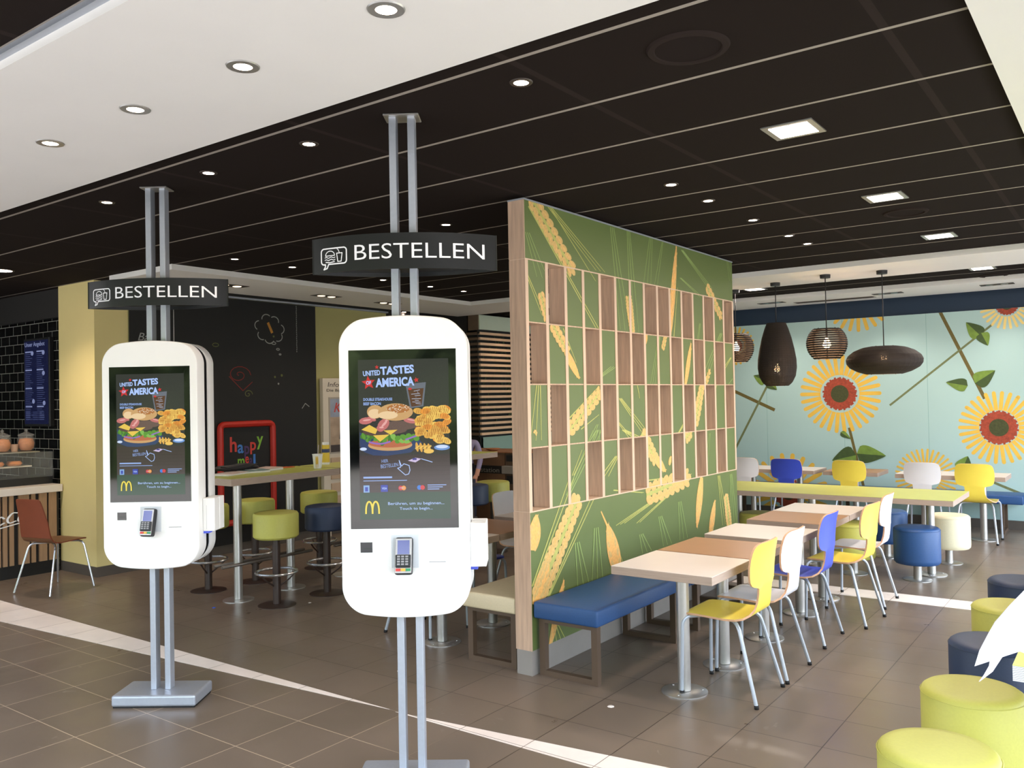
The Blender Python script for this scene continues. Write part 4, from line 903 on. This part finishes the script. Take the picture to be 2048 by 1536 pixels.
def shell(m, rows, th=.011, curve=0.):
    """rows: (y, z, halfwidth, bow) from front to top; closed moulded plywood sheet"""
    N = 8; n = len(rows); top = []; bot = []
    for i, (y, z, w, b) in enumerate(rows):
        a = rows[max(0, i - 1)]; c = rows[min(n - 1, i + 1)]; ty, tz = c[0] - a[0], c[1] - a[1]; l = math.hypot(ty, tz) or 1; ny, nz = -tz / l, ty / l
        if ny * 0 + nz < 0 and False: ny, nz = -ny, -nz
        for k in range(N + 1):
            u = -1 + 2 * k / N; s = b * (u * u)
            p = Vector((w * u, y + s * -ny * -1, z + s * nz * -1)); top.append(p); bot.append(p + Vector((0, ny, nz)) * th)
    def idx(i, k): return i * (N + 1) + k
    F = []
    for i in range(n - 1):
        for k in range(N): F.append([idx(i, k), idx(i, k + 1), idx(i + 1, k + 1), idx(i + 1, k)])
    m.add(top, F, 0, True); m.add(bot, [f[::-1] for f in F], 0, True)
    loop = [idx(0, k) for k in range(N + 1)] + [idx(i, N) for i in range(1, n)] + [idx(n - 1, k) for k in range(N - 1, -1, -1)] + [idx(i, 0) for i in range(n - 2, 0, -1)]
    L = len(loop)
    m.add([top[i] for i in loop] + [bot[i] for i in loop], [[i, (i + 1) % L, L + (i + 1) % L, L + i] for i in range(L)], 1, False)
def chair(x, y, rz, colm, label, group):
    t = thing('cafe_chair', (x, y, 0), label, 'chair', rz, group)
    S = [(.215, .44, .158, 0), (.212, .446, .168, 0), (.2, .451, .178, 0), (.18, .454, .184, 0), (.12, .454, .188, .002), (.04, .449, .188, .004), (-.04, .444, .19, .006), (-.1, .446, .186, .006), (-.14, .457, .172, .004), (-.168, .476, .145, .002), (-.185, .503, .115, 0), (-.194, .54, .1, 0), (-.2, .585, .096, 0)]
    B = [(-.2, .585, .096, 0), (-.205, .618, .099, -.003), (-.207, .626, .115, -.006), (-.208, .632, .146, -.014), (-.209, .643, .17, -.02), (-.211, .665, .184, -.025), (-.214, .70, .19, -.028), (-.219, .745, .194, -.03), (-.225, .79, .191, -.03), (-.231, .825, .186, -.028), (-.236, .848, .178, -.026), (-.239, .861, .166, -.023), (-.241, .869, .145, -.018), (-.2415, .8715, .12, -.013)]
    m = MB(); shell(m, S); m.build('seat', [colm, PLY], t, fixn=False); m = MB(); shell(m, B); m.build('backrest', [colm, PLY], t, fixn=False)
    for sx in (-1, 1):
        m = MB(); P = fillet([(sx * .05, .06, .43), (sx * .196, .198, .432), (sx * .205, .208, .012)], .055); m.tube(P, .0105, seg=8); o = m.build('leg', CHAIRM, t)
        m = MB(); m.tube([(sx * .206, .206, 0), (sx * .2052, .2052, .02)], .0135, seg=8); m.build('foot_cap', RUBBER, o)
        m = MB(); P = fillet([(sx * .05, .02, .425), (sx * .16, -.11, .43), (sx * .208, -.222, .012)], .06); m.tube(P, .0105, seg=8); o = m.build('leg', CHAIRM, t)
        m = MB(); m.tube([(sx * .2085, -.2235, 0), (sx * .208, -.222, .02)], .0135, seg=8); m.build('foot_cap', RUBBER, o)
    m = MB(); m.box(-.06, .06, -.03, .1, .425, .44, bev=.003); m.build('mounting_plate', BLACKP, t)
    return t
cY = chair(-1.89, 4.62, PI / 2, YEL, 'yellow moulded chair nearest the camera at the first white table', 'chairs along the table row')
cW = chair(-1.885, 5.10, PI / 2, WHT, 'white moulded chair directly behind the nearest yellow chair', 'chairs along the table row')
cB = chair(-1.905, 5.90, PI / 2, BLU, 'bright blue moulded chair in the middle of the table row', 'chairs along the table row')
dup(cY, (-1.785, 6.54, 0), R(86), 'yellow moulded chair behind the bright blue chair', 'chairs along the table row')
dup(cW, (-1.82, 7.17, 0), PI / 2, 'white moulded chair last in the table row, before the lime-topped table', 'chairs along the table row')
dup(cY, (-4.2, 4.63, 0), -PI / 2, 'yellow moulded chair behind the near kiosk, only its legs showing', 'chairs left of the partition')
dup(cB, (-4.2, 5.12, 0), -PI / 2, 'blue moulded chair behind the near kiosk beside the beige bench', 'chairs left of the partition')
dup(cW, (-4.2, 5.88, 0), -PI / 2, 'white moulded chair showing its back left of the partition edge', 'chairs left of the partition')
MCH = [(-4.03, cW, 'white moulded chair at the mural, leftmost, half hidden by the partition'), (-3.49, cB, 'dark blue moulded chair at the mural'), (-2.75, cY, 'yellow moulded chair at the mural between blue and white ones'), (-1.96, cW, 'white moulded chair at the mural in front of the small sunflower'), (-1.44, cY, 'yellow moulded chair at the mural, rightmost')]
for x, p, lb in MCH: dup(p, (x, 10.62, 0), 0, lb, 'chairs along the mural')

def bench(x0, x1, y0, y1, vinyl, fy, label, z=.45, th=.1, group='upholstered benches', alongx=False):
    t = thing('bench', ((x0 + x1) / 2, y0, 0), label, 'bench', group=group); X0, X1 = x0 - (x0 + x1) / 2, x1 - (x0 + x1) / 2
    m = MB(); m.box(X0, X1, 0, y1 - y0, z - th, z, 0, bev=.014, seg=3); m.build('seat', vinyl, t)
    for f in fy:
        m = MB(); w = .04
        if alongx: a0, a1, c = .04, y1 - y0 - .04, f
        else: a0, a1, c = X0 + .012, X1 - .03, f - y0
        def bx(p0, p1, z0, z1):
            if alongx: m.box(c - .02, c + .02, p0, p1, z0, z1)
            else: m.box(p0, p1, c - .02, c + .02, z0, z1)
        bx(a0, a0 + w, 0, z - th); bx(a1 - w, a1, 0, z - th); bx(a0 + w, a1 - w, 0, .035); bx(a0 + w, a1 - w, z - th - .03, z - th)
        m.build('leg_frame', BROWNM, t)
    return t
bench(-2.962, -2.515, 4.205, 5.48, VBLUE, (4.27, 5.3), 'blue upholstered bench at the near end of the partition')
bench(-2.962, -2.515, 5.5, 7.2, VBLUE, (5.66, 6.5, 7.0), 'blue upholstered bench farther along the partition behind the tables')
bench(-3.52, -3.095, 4.205, 5.7, VBEIGE, (4.27, 5.3), 'beige upholstered bench on the left side of the partition')
bench(-4.9, -1.06, 11.2, 11.64, VBLUE, (1.7, .9, -.1, -1.5), 'blue upholstered bench running along the foot of the mural', alongx=True)

def stool(x, y, vinyl, label, group, r=.192, top=.47, h=.32):
    t = thing('pouf_stool', (x, y, 0), label, 'stool', group=group); b = top - h
    m = MB(); m.lathe([(.001, b), (r - .015, b), (r - .002, b + .015), (r, b + .04), (r, top - .03), (r - .006, top - .012), (r - .02, top - .002), (r - .05, top), (.001, top + .004)], seg=40); s = m.build('seat', vinyl, t)
    m = MB(); m.tube([((r + .0005) * math.cos(a), (r + .0005) * math.sin(a), top - .024) for a in [2 * PI * k / 40 for k in range(40)]], .002, seg=5, closed=True); m.build('piping', vinyl, s)
    m = MB(); m.tube([(0, 0, .008), (0, 0, b)], .034, seg=18); m.build('pedestal', STEEL, t)
    m = MB(); m.lathe([(.12, 0), (.12, .005), (.115, .008), (.001, .0085)], seg=30); m.build('base_disc', STEEL, t); return t
g = 'round stools along the window table'
S1 = stool(-.572, 3.18, VLIME, 'lime round stool nearest the camera at the bottom right corner', g)
dup(S1, (-.565, 3.885, 0), 0, 'lime round stool second nearest, under the paper on the window table', g)
S2 = stool(-.585, 4.66, VNAVY, 'navy round stool between two lime stools at the right edge', g)
dup(S1, (-.6, 5.49, 0), 0, 'lime round stool between two navy stools at the right edge', g)
dup(S2, (-.612, 6.25, 0), 0, 'navy round stool farthest back of the right edge row', g)
g = 'round stools around the long lime table'
S3 = stool(-1.6, 8.2, VBLUE, 'blue round stool in front of the long lime table', g)
S4 = stool(-1.5, 9.15, VCREAM, 'cream round stool behind the long lime table', g)
dup(S1, (-2.14, 8.2, 0), 0, 'lime round stool behind the last yellow chair of the row', g)
dup(S3, (-2.07, 9.2, 0), 0, 'blue round stool behind the long lime table beside the white chair back', g)
dup(S1, (-3.12, 8.45, 0), 0, 'lime round stool at the left end of the long lime table beside the partition', g)
dup(S3, (-2.72, 9.2, 0), 0, 'blue round stool behind the long lime table, just above the last white table', g)

# window table at right with plywood edge, paper on it
t = thing('window_table', (.2, 3.3, 0), 'lime-topped table with layered edge at the right picture edge', 'table')
STR = mat('layered_edge', (200, 205, 210), .5)
n_ = STR.node_tree; g_ = n_.nodes.new('ShaderNodeNewGeometry'); sp_ = n_.nodes.new('ShaderNodeSeparateXYZ'); n_.links.new(g_.outputs['Position'], sp_.inputs[0])
ma = n_.nodes.new('ShaderNodeMath'); ma.operation = 'MODULO'; ma.inputs[1].default_value = .006; mb_ = n_.nodes.new('ShaderNodeMath'); mb_.operation = 'LESS_THAN'; mb_.inputs[1].default_value = .0014
n_.links.new(sp_.outputs[2], ma.inputs[0]); n_.links.new(ma.outputs[0], mb_.inputs[0]); mx_ = n_.nodes.new('ShaderNodeMixRGB'); mx_.inputs[1].default_value = rgb(222, 226, 230); mx_.inputs[2].default_value = rgb(120, 124, 130)
n_.links.new(mb_.outputs[0], mx_.inputs[0]); n_.links.new(mx_.outputs[0], n_.nodes['Principled BSDF'].inputs['Base Color'])
m = MB(); m.box(-.558, .5, .0, 3.4, .697, .748, 0); tt = m.build('table_top', STR, t); m = MB(); m.box(-.558, .5, 0, 3.4, .748, .75, 0); m.build('laminate', LAML, tt)
for y in (.6, 2.6):
    m = MB(); m.tube([(.05, y, .01), (.05, y, .697)], .036, seg=18); m.build('pedestal', STEEL, t); m = MB(); m.lathe([(.13, 0), (.13, .006), (.001, .009)], .05, y, 30); m.build('base_disc', STEEL, t)
def sheet(name, G, mt, lab):
    m = MB(); r = len(G); c = len(G[0]); V = [Vector(p) for row in G for p in row]
    F = [[i * c + k, i * c + k + 1, (i + 1) * c + k + 1, (i + 1) * c + k] for i in range(r - 1) for k in range(c - 1)]
    m.add(V, F, 0, True); m.add([v - Vector((0, 0, .0008)) for v in V], [f[::-1] for f in F], 0, True); return m.build(name, mt, fixn=False)
p_ = sheet('paper_sheet', [[(-.457, 3.2, .756), (-.40, 3.24, .778), (-.335, 3.3, .80), (-.28, 3.35, .765), (-.2, 3.4, .752)], [(-.447, 3.24, .80), (-.385, 3.27, .835), (-.33, 3.3, .86), (-.27, 3.33, .86), (-.18, 3.36, .86)], [(-.425, 3.29, .85), (-.37, 3.3, .9), (-.32, 3.3, .95), (-.26, 3.3, .97), (-.17, 3.3, .97)], [(-.408, 3.31, .885), (-.365, 3.31, .945), (-.318, 3.3, 1.005), (-.25, 3.3, 1.04), (-.16, 3.3, 1.06)]], PAPER, '')
tag(p_, 'crumpled white paper sheet standing on the window table at the right edge', 'paper')
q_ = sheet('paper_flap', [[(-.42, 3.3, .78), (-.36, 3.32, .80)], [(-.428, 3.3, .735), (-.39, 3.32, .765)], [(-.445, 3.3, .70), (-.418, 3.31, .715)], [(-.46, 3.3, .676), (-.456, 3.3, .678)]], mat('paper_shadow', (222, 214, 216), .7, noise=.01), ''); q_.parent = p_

# ================================================================== HIGH TABLES AND BAR STOOLS
def high_table(y0, y1, legs, label):
    t = thing('high_table', (-6.22, y0, 0), label, 'high table', group='high lime-topped tables'); d = y1 - y0
    m = MB(); m.box(-.3, .3, 0, d, 1.005, 1.063, 0, bev=.0015, seg=1); o = m.build('table_top', EDGE, t); m = MB(); m.box(-.299, .299, .001, d - .001, 1.063, 1.065, 0); m.build('laminate', LAML, o)
    for y in legs:
        m = MB(); m.tube([(0, y - y0, .01), (0, y - y0, 1.005)], .036, seg=20); m.build('pedestal', STEEL, t)
        m = MB(); m.lathe([(.13, 0), (.13, .006), (.001, .0095)], 0, y - y0, 30); m.build('base_disc', STEEL, t)
    for sx in (-.055, .055):
        m = MB(); m.tube([(sx, legs[0] - y0 - .2, .31), (sx, legs[-1] - y0 + .2, .31)], .014, seg=8); o = m.build('foot_rail', mat('rail_steel', (112, 104, 97), .4, .6, noise=.03), t)
    return t
high_table(4.2, 5.36, (4.47, 5.03), 'high lime-topped table nearest, between the two kiosks')
high_table(5.40, 6.56, (5.7, 6.26), 'high lime-topped table in the middle, behind the near kiosk')
high_table(6.62, 7.76, (6.9, 7.46), 'high lime-topped table farthest back, beside the service station')
def bar_stool(x, y, vinyl, label):
    t = thing('bar_stool', (x, y, 0), label, 'bar stool', group='round bar stools'); r = .185
    m = MB(); m.lathe([(.001, .56), (r - .015, .56), (r, .575), (r, .75), (r - .01, .766), (r - .04, .772), (.001, .775)], seg=36); m.build('seat', vinyl, t)
    m = MB(); m.tube([(0, 0, .01), (0, 0, .56)], .033, seg=16); m.build('pole', DARKM, t)
    m = MB(); m.lathe([(.155, 0), (.155, .004), (.13, .01), (.03, .014), (.001, .014)], seg=36); m.build('base_disc', DARKM, t)
    m = MB(); m.tube([(.165 * math.cos(a), 0.165 * math.sin(a), .275) for a in [2 * PI * k / 36 for k in range(36)]], .0115, seg=8, closed=True); m.build('foot_ring', CHROME, t)
    m = MB()
    for k in range(3):
        a = .5 + k * 2 * PI / 3; c, s = math.cos(a), math.sin(a); m.tube([(.03 * c, .03 * s, .16), (.11 * c, .11 * s, .22), (.16 * c, .16 * s, .272)], .007, seg=6)
    m.build('bracket', DARKM, t); return t
B1 = bar_stool(-5.785, 4.53, VLIME, 'lime bar stool nearest the camera at the high table')
B2 = bar_stool(-5.756, 5.05, VNAVY, 'navy bar stool right of the nearest lime one, cut off by the near kiosk')
dup(B1, (-6.72, 5.02, 0), 0, 'lime bar stool behind the high table, in front of the red frame')
dup(B1, (-6.70, 5.785, 0), .3, 'lime bar stool behind the navy one, beside the near kiosk edge')
dup(B1, (-6.77, 4.55, 0), .6, 'bar stool mostly hidden behind the far kiosk, foot ring showing')
dup(B1, (-5.72, 7.40, 0), 0, 'lime bar stool right of the near kiosk before the service station')
dup(B2, (-5.71, 7.01, 0), 0, 'navy bar stool barely showing beside the near kiosk edge')
# things on the high tables
ZT = 1.0655
t = thing('paper_drink_cup', (-6.08, 5.24, ZT), 'white paper drink cup with straw at the table edge', 'cup')
m = MB(); m.lathe([(.001, 0), (.033, 0), (.036, .01), (.046, .125), (.049, .127), (.049, .132), (.001, .132)], seg=24); cup = m.build('cup_body', PAPER, t)
A = Art(); arches(A, -.3, .03, .6, .05, 0, 1); m = MB(); A.put(m, lambda a, z, d: ((.0368 + z * .088 + d) * math.cos(a - .85), (.0368 + z * .088 + d) * math.sin(a - .85), z), step=.0006); m.build('emblem', mat('arch_yellow', (226, 186, 80), .6, noise=.03), cup, fixn=False)
m = MB(); m.tube([(.005, 0, .13), (.012, .004, .215)], .004, seg=6); m.build('straw', mat('straw', (190, 180, 184), .5, noise=.02), t)
t = thing('spray_bottle', (-6.4, 5.62, ZT), 'white and yellow round can with blue band on the high table', 'bottle')
m = MB(); m.lathe([(.001, 0), (.037, 0), (.037, .05)], seg=22, cap=False); m.lathe([(.037, .05), (.037, .115)], seg=22, mi=1, cap=False); m.lathe([(.037, .115), (.037, .15)], seg=22, mi=2, cap=False); m.lathe([(.037, .15), (.037, .19)], seg=22, mi=1, cap=False); m.lathe([(.0372, .02), (.0372, .055)], seg=22, mi=1, cap=False)
m.build('can_body', [PAPER, mat('can_yellow', (222, 190, 60), .5, noise=.03), mat('can_blue', (50, 62, 110), .5, noise=.03)], t)
m = MB(); m.lathe([(.034, .19), (.034, .215), (.001, .217)], seg=20); m.build('cap', PAPER, t)
t = thing('steel_tumbler', (-6.36, 5.95, ZT), 'silver tumbler with white cap on the high table', 'bottle')
m = MB(); m.lathe([(.001, 0), (.038, 0), (.04, .17), (.001, .171)], seg=22); m.build('tumbler_body', STEEL, t); m = MB(); m.lathe([(.041, .17), (.041, .225), (.036, .23), (.001, .23)], seg=22); m.build('cap', PAPER, t)
for i, (x, y, rz, c, lb) in enumerate([(-6.3, 4.45, .3, (214, 196, 188), 'open magazine with curled page at the near end of the high table'), (-6.32, 4.68, -.2, (120, 150, 150), 'teal and grey magazine under the others on the high table'), (-6.36, 4.86, .2, (224, 200, 190), 'pale pink folded magazine on the high table')]):
    m = MB(); Mx = Matrix.Translation((x, y, ZT)) @ Matrix.Rotation(rz, 4, 'Z'); m.box(-.1, .1, -.14, .14, 0, .012 + .004 * i, 0, bev=.003, M=Mx); m.box(-.1, .1, -.14, .14, .012 + .004 * i, .014 + .004 * i, 1, M=Mx @ Matrix.Rotation(.03, 4, 'X'))
    tag(m.build('magazine', [PAPER, mat('mag%d' % i, c, .4, noise=.15, nscale=20)]), lb, 'magazine', 'magazines on the high table')
t = thing('shoulder_bag', (-6.46, 4.64, ZT + .02), 'flat dark bag lying behind the magazines on the high table', 'bag')
m = MB(); m.lathe([(.001, 0), (.06, .002), (.075, .02), (.06, .045), (.001, .05)], seg=20); m.v = [(x, y * 3.2, z + .008 * math.sin(y * 60)) for x, y, z in m.v]; m.build('bag_body', mat('bag_dark', (34, 34, 38), .6, noise=.15, nscale=30), t)
m = MB(); m.tube(bez([(.05, -.2, .04), (.1, -.05, .015), (.08, .1, .03), (.02, .2, .045)]), .006, seg=6); m.build('strap', BLACKP, t)
m = MB(); m.add([(-6.5, 5.1, ZT + .001), (-6.42, 5.1, ZT + .002), (-6.4, 5.24, ZT + .012), (-6.5, 5.22, ZT + .004)], [[0, 1, 2, 3]]); m.prism([(-6.5, 5.1), (-6.42, 5.1), (-6.4, 5.24), (-6.5, 5.22)], lambda p: (p[0], p[1], ZT), lambda p: (p[0], p[1], ZT + .006))
tag(m.build('paper_napkin', mat('orange_paper', (214, 96, 40), .6, noise=.05)), 'small orange paper slip on the lime high table', 'napkin')

# ================================================================== TERRACOTTA CHAIR
t = thing('shell_chair', (-8.022, 3.795, 0), 'terracotta shell chair on thin metal legs in front of the striped counter', 'chair', R(13.5))
m = MB(); shell(m, [(.215, .452, .13, 0), (.2, .46, .17, 0), (.1, .463, .188, .003), (0, .458, .192, .005), (-.08, .456, .192, .005), (-.125, .462, .192, .005), (-.155, .48, .19, 0), (-.175, .51, .188, 0)], .01); m.build('seat', [SEATBR, TERRA], t, fixn=False)
m = MB(); shell(m, [(-.175, .51, .188, 0), (-.19, .56, .184, -.004), (-.21, .64, .178, -.012), (-.235, .73, .168, -.016), (-.26, .82, .157, -.016), (-.268, .85, .15, -.014), (-.271, .862, .135, -.01)], .01); m.build('backrest', [TERRA, TERRA], t, fixn=False)
for sx in (-1, 1):
    m = MB(); P = fillet([(sx * .03, .1, .44), (sx * .165, .17, .435), (sx * .235, .225, .008)], .05); m.tube(P, .0095, seg=8); m.build('leg', CHROME, t)
    m = MB(); P = fillet([(sx * .03, -.04, .44), (sx * .165, -.12, .435), (sx * .228, -.23, .008)], .05); m.tube(P, .0095, seg=8); m.build('leg', CHROME, t)

# ================================================================== SLATTED SCREEN, SERVICE STATION, PERSON
t = thing('slatted_screen', (-7.5, 9.46, 0), 'tall screen of pale horizontal slats with plants behind, left of the partition', 'screen')
m = MB()
for k in range(20):
    z = 1.155 + k * .0755; m.box(-.02, .012, 0, 2.1, z, z + .036, 0, bev=.003)
m.build('slats', SLATW, t)
m = MB()
for k in range(20):
    z = 1.155 + k * .0755; m.box(-.24, -.02, -.012, .02, z, z + .036, 0)
m.build('side_slats', mat('slat_shaded', (104, 84, 66), .6, noise=.06), t)  # shaded copy of the slat colour, for the dim side face
m = MB(); m.box(-.19, -.012, -.02, 0, 2.655, ZL, 0); m.box(-.03, -.001, -.02, 2.1, 2.6, 2.655, 1); m.build('header_side', [mat('header_wood', (96, 78, 60), .6, noise=.1), BLACKP], t)
m = MB(); m.box(-.03, .002, 0, 2.1, 2.662, ZL, 0); m.build('header_panel', PALEG, t)
m = MB(); m.box(-.03, .0, 0, 2.1, .75, 1.125, 0); m.build('lower_panel', TEAL, t)
m = MB(); m.box(-.24, -.06, .02, 2.08, 0, 2.62, 0); m.box(-.24, .0, -.015, .04, 0, 1.13, 0)
rnd = random.Random(5)
for k in range(90):
    y = rnd.uniform(.1, 2.0); z = rnd.uniform(1.15, 2.45); a = rnd.uniform(.6, 2.5); l = rnd.uniform(.1, .3); w = .012
    c, s = math.cos(a), math.sin(a); m.add([(-.055, y, z), (-.05, y + c * l * .5 - s * w, z + s * l * .5 + c * w), (-.055, y + c * l, z + s * l), (-.05, y + c * l * .5 + s * w, z + s * l * .5 - c * w)], [[0, 1, 2, 3]], 1)
m.build('plant_backing', [mat('backing_dark', (20, 24, 26), .5, noise=.1), PLANT], t, fixn=False)
struct(MB().box(-8.3, -7.76, 9.5, 11.7, 0, ZC - .001).build('wall_service', DARKW))
t = thing('service_station', (-6.5, 8.6, 0), 'brown service counter with a black lettered band behind the high tables', 'counter')
m = MB(); m.box(-1.0, .05, 0, .55, 0, .985, 0); m.build('carcass', SERVB, t); m = MB(); m.box(-1.02, .4, -.02, .57, .985, 1.0, 0); m.build('worktop', mat('service_top', (150, 100, 66), .45, noise=.05), t)
m = MB(); m.box(-1.0, .05, -.006, 0, .72, .82, 0); A = Art(); A.text('Servicestation', -.66, -.035, .735, .795, 1, 1); A.put(m, lambda x, z, d: (x, -.0062 - d, z)); m.build('sign_band', [BLACKP, mat('chalk_letter', (150, 148, 144), .8, noise=.1)], t, fixn=False)
m = MB(); m.box(.06, .4, 0, .55, .0, .985, 0); m.build('bin_cabinet', mat('bin_brown', (92, 72, 56), .6, noise=.05), t)
m = MB(); m.box(.08, .38, -.008, 0, .88, .96, 0); m.box(.08, .38, -.008, 0, .6, .7, 0); m.build('bin_opening', BLACKP, t)
m = MB(); m.box(-6.43, -6.12, 8.5, 8.594, .73, .83, 0, bev=.008); tag(m.build('napkin_dispenser', STEEL), 'metal napkin holder at the right end of the service station', 'dispenser')
m = MB(); m.lathe([(.001, 1.0), (.05, 1.0), (.09, 1.02), (.095, 1.03), (.001, 1.02)], -6.75, 8.75, 16); tag(m.build('serving_tray', mat('tray_orange', (196, 130, 84), .6, noise=.05)), 'small orange-brown dish on the service station', 'dish')

t = thing('person', (-6.87, 8.33, 0), 'person in a lilac top standing behind the near kiosk edge, mostly hidden', 'person', R(200))
def skin_fig(parent):
    me = bpy.data.meshes.new('body'); V = [(0, 0, .78), (0, .0, .98), (0, .01, 1.15), (0, .015, 1.22), (0, .03, 1.31), (-.08, 0, .74), (-.09, .02, .42), (-.09, -.01, .05), (-.09, .12, .03), (.08, 0, .74), (.09, .02, .42), (.09, -.01, .05), (.09, .12, .03),
        (-.15, 0, 1.13), (-.2, -.01, .92), (-.19, .1, .74), (.15, 0, 1.13), (.2, -.01, .92), (.19, .1, .74), (0, .01, 1.06)]
    Rr = [.115, .1, .085, .045, .045, .085, .058, .038, .035, .085, .058, .038, .035, .05, .038, .028, .05, .038, .028, .12]
    E_ = [(0, 1), (1, 19), (19, 2), (2, 3), (3, 4), (0, 5), (5, 6), (6, 7), (7, 8), (0, 9), (9, 10), (10, 11), (11, 12), (19, 13), (13, 14), (14, 15), (19, 16), (16, 17), (17, 18)]
    for sx, b in ((-1, 15), (1, 18)):
        for k in range(5):
            i = len(V); bx, by, bz = V[b]; dx = (k - 2) * .014 * sx
            if k == 4: V += [(bx + dx * .9, by + .03, bz - .01), (bx + dx * 1.2, by + .055, bz - .02)]
            else: V += [(bx + dx, by + .05, bz - .03), (bx + dx * 1.1, by + .07 + .006 * (k % 3), bz - .06)]
            Rr += [.009, .008]; E_ += [(b, i), (i, i + 1)]
    me.from_pydata(V, E_, []); o = bpy.data.objects.new('body', me); COL.objects.link(o); o.parent = parent
    sk = o.modifiers.new('skin', 'SKIN'); 
    for i, r in enumerate(Rr): me.skin_vertices[0].data[i].radius = (r, r * (.75 if i in (0, 1, 2, 19) else 1))
    me.skin_vertices[0].data[0].use_root = True
    o.modifiers.new('sub', 'SUBSURF').levels = 2; o.modifiers['sub'].render_levels = 2
    dg = bpy.context.evaluated_depsgraph_get(); dg.update(); m2 = bpy.data.meshes.new_from_object(o.evaluated_get(dg)); o.modifiers.clear(); o.data = m2
    LIL = mat('lilac_shirt', (150, 140, 170), .8, noise=.04); TR = mat('dark_trousers', (40, 42, 54), .8, noise=.04); SH = mat('shoe_dark', (30, 28, 28), .6, noise=.04)
    m2.materials.clear(); [m2.materials.append(x) for x in (LIL, TR, SH, SKIN)]
    for p in m2.polygons:
        z = p.center.z; x = abs(p.center.x); p.use_smooth = True
        p.material_index = 3 if (z > 1.2 or (x > .14 and z < .8)) else 0 if z > .86 or x > .15 else 2 if z < .07 else 1
    # head with face, joined into the same mesh
    h = MB(); b = bmesh.new(); bmesh.ops.create_uvsphere(b, u_segments=28, v_segments=20, radius=1)
    for v in b.verts:
        x, y, z = v.co; v.co = Vector((x * .073 * (1 - .18 * max(0, -z)), y * .088 + .03 + (.012 * math.exp(-((x * 4) ** 2 + (z + .1) ** 2 * 14)) if y > 0 else 0), z * .108 + 1.4))
        if y > 0 and abs(z - .08) < .12 and .2 < abs(x) < .55: v.co.y -= .007
    h.bm(b, 3, True)
    for sx in (-1, 1): h.lathe([(.001, -.02), (.012, -.012), (.014, .006), (.001, .022)], 0, 0, 10, 3); h.v[-40:] = [(x + sx * .075, y + .025, z + 1.395) for x, y, z in h.v[-40:]]
    h.add([(-.022, .118, 1.352), (0, .122, 1.349), (.022, .118, 1.352), (0, .121, 1.345)], [[0, 1, 2, 3]], 4); 
    for sx in (-1, 1): h.lathe([(.001, -.006), (.008, -.003), (.008, .003), (.001, .006)], 0, 0, 10, 5); h.v[-40:] = [(x + sx * .028, y * .5 + .109, z + 1.405) for x, y, z in h.v[-40:]]
    ho = h.build('head', [LIL, TR, SH, SKIN, mat('lips', (170, 90, 84), .6, noise=.03), mat('eye_dark', (36, 30, 28), .3, noise=.03)])
    b = bmesh.new(); b.from_mesh(m2); b.from_mesh(ho.data); b.to_mesh(m2); b.free(); m2.materials.append(MATS['lips']); m2.materials.append(MATS['eye_dark']); bpy.data.objects.remove(ho)
    m = MB(); b = bmesh.new(); bmesh.ops.create_uvsphere(b, u_segments=24, v_segments=16, radius=1)
    bmesh.ops.delete(b, geom=[v for v in b.verts if v.co.z < -.1 or (v.co.y > .45 and v.co.z < .5)], context='VERTS')
    for v in b.verts: v.co = Vector((v.co.x * .079, v.co.y * .095 + .026, v.co.z * .114 + 1.403))
    m.bm(b, 0, True); m.build('hair', mat('hair_brown', (84, 62, 48), .8, noise=.15), parent)
skin_fig(t)

# small litter on the floor
for i, (x, y, s, c, lb) in enumerate([(-6.15, 4.18, .018, (60, 90, 190), 'tiny blue scrap on floor before the high table'), (-5.6, 4.72, .015, (210, 205, 198), 'tiny white crumb on floor beside the navy bar stool'), (-3.72, 3.83, .014, (214, 206, 196), 'tiny white crumb on the floor right of the near kiosk posts'), (-2.33, 4.02, .02, (226, 220, 212), 'curved white scrap on the floor before the blue bench')]):
    m = MB(); m.lathe([(.001, .0005), (s, .002), (s * .6, .006), (.001, .007)], x, y, 7, smooth=False); tag(m.build('floor_scrap', mat('scrap%d' % i, c, .8, noise=.05)), lb, 'scrap', 'scraps on the floor')
for o in bpy.data.objects:
    if o.type == 'MESH' and o.name.startswith('floor') and False: pass
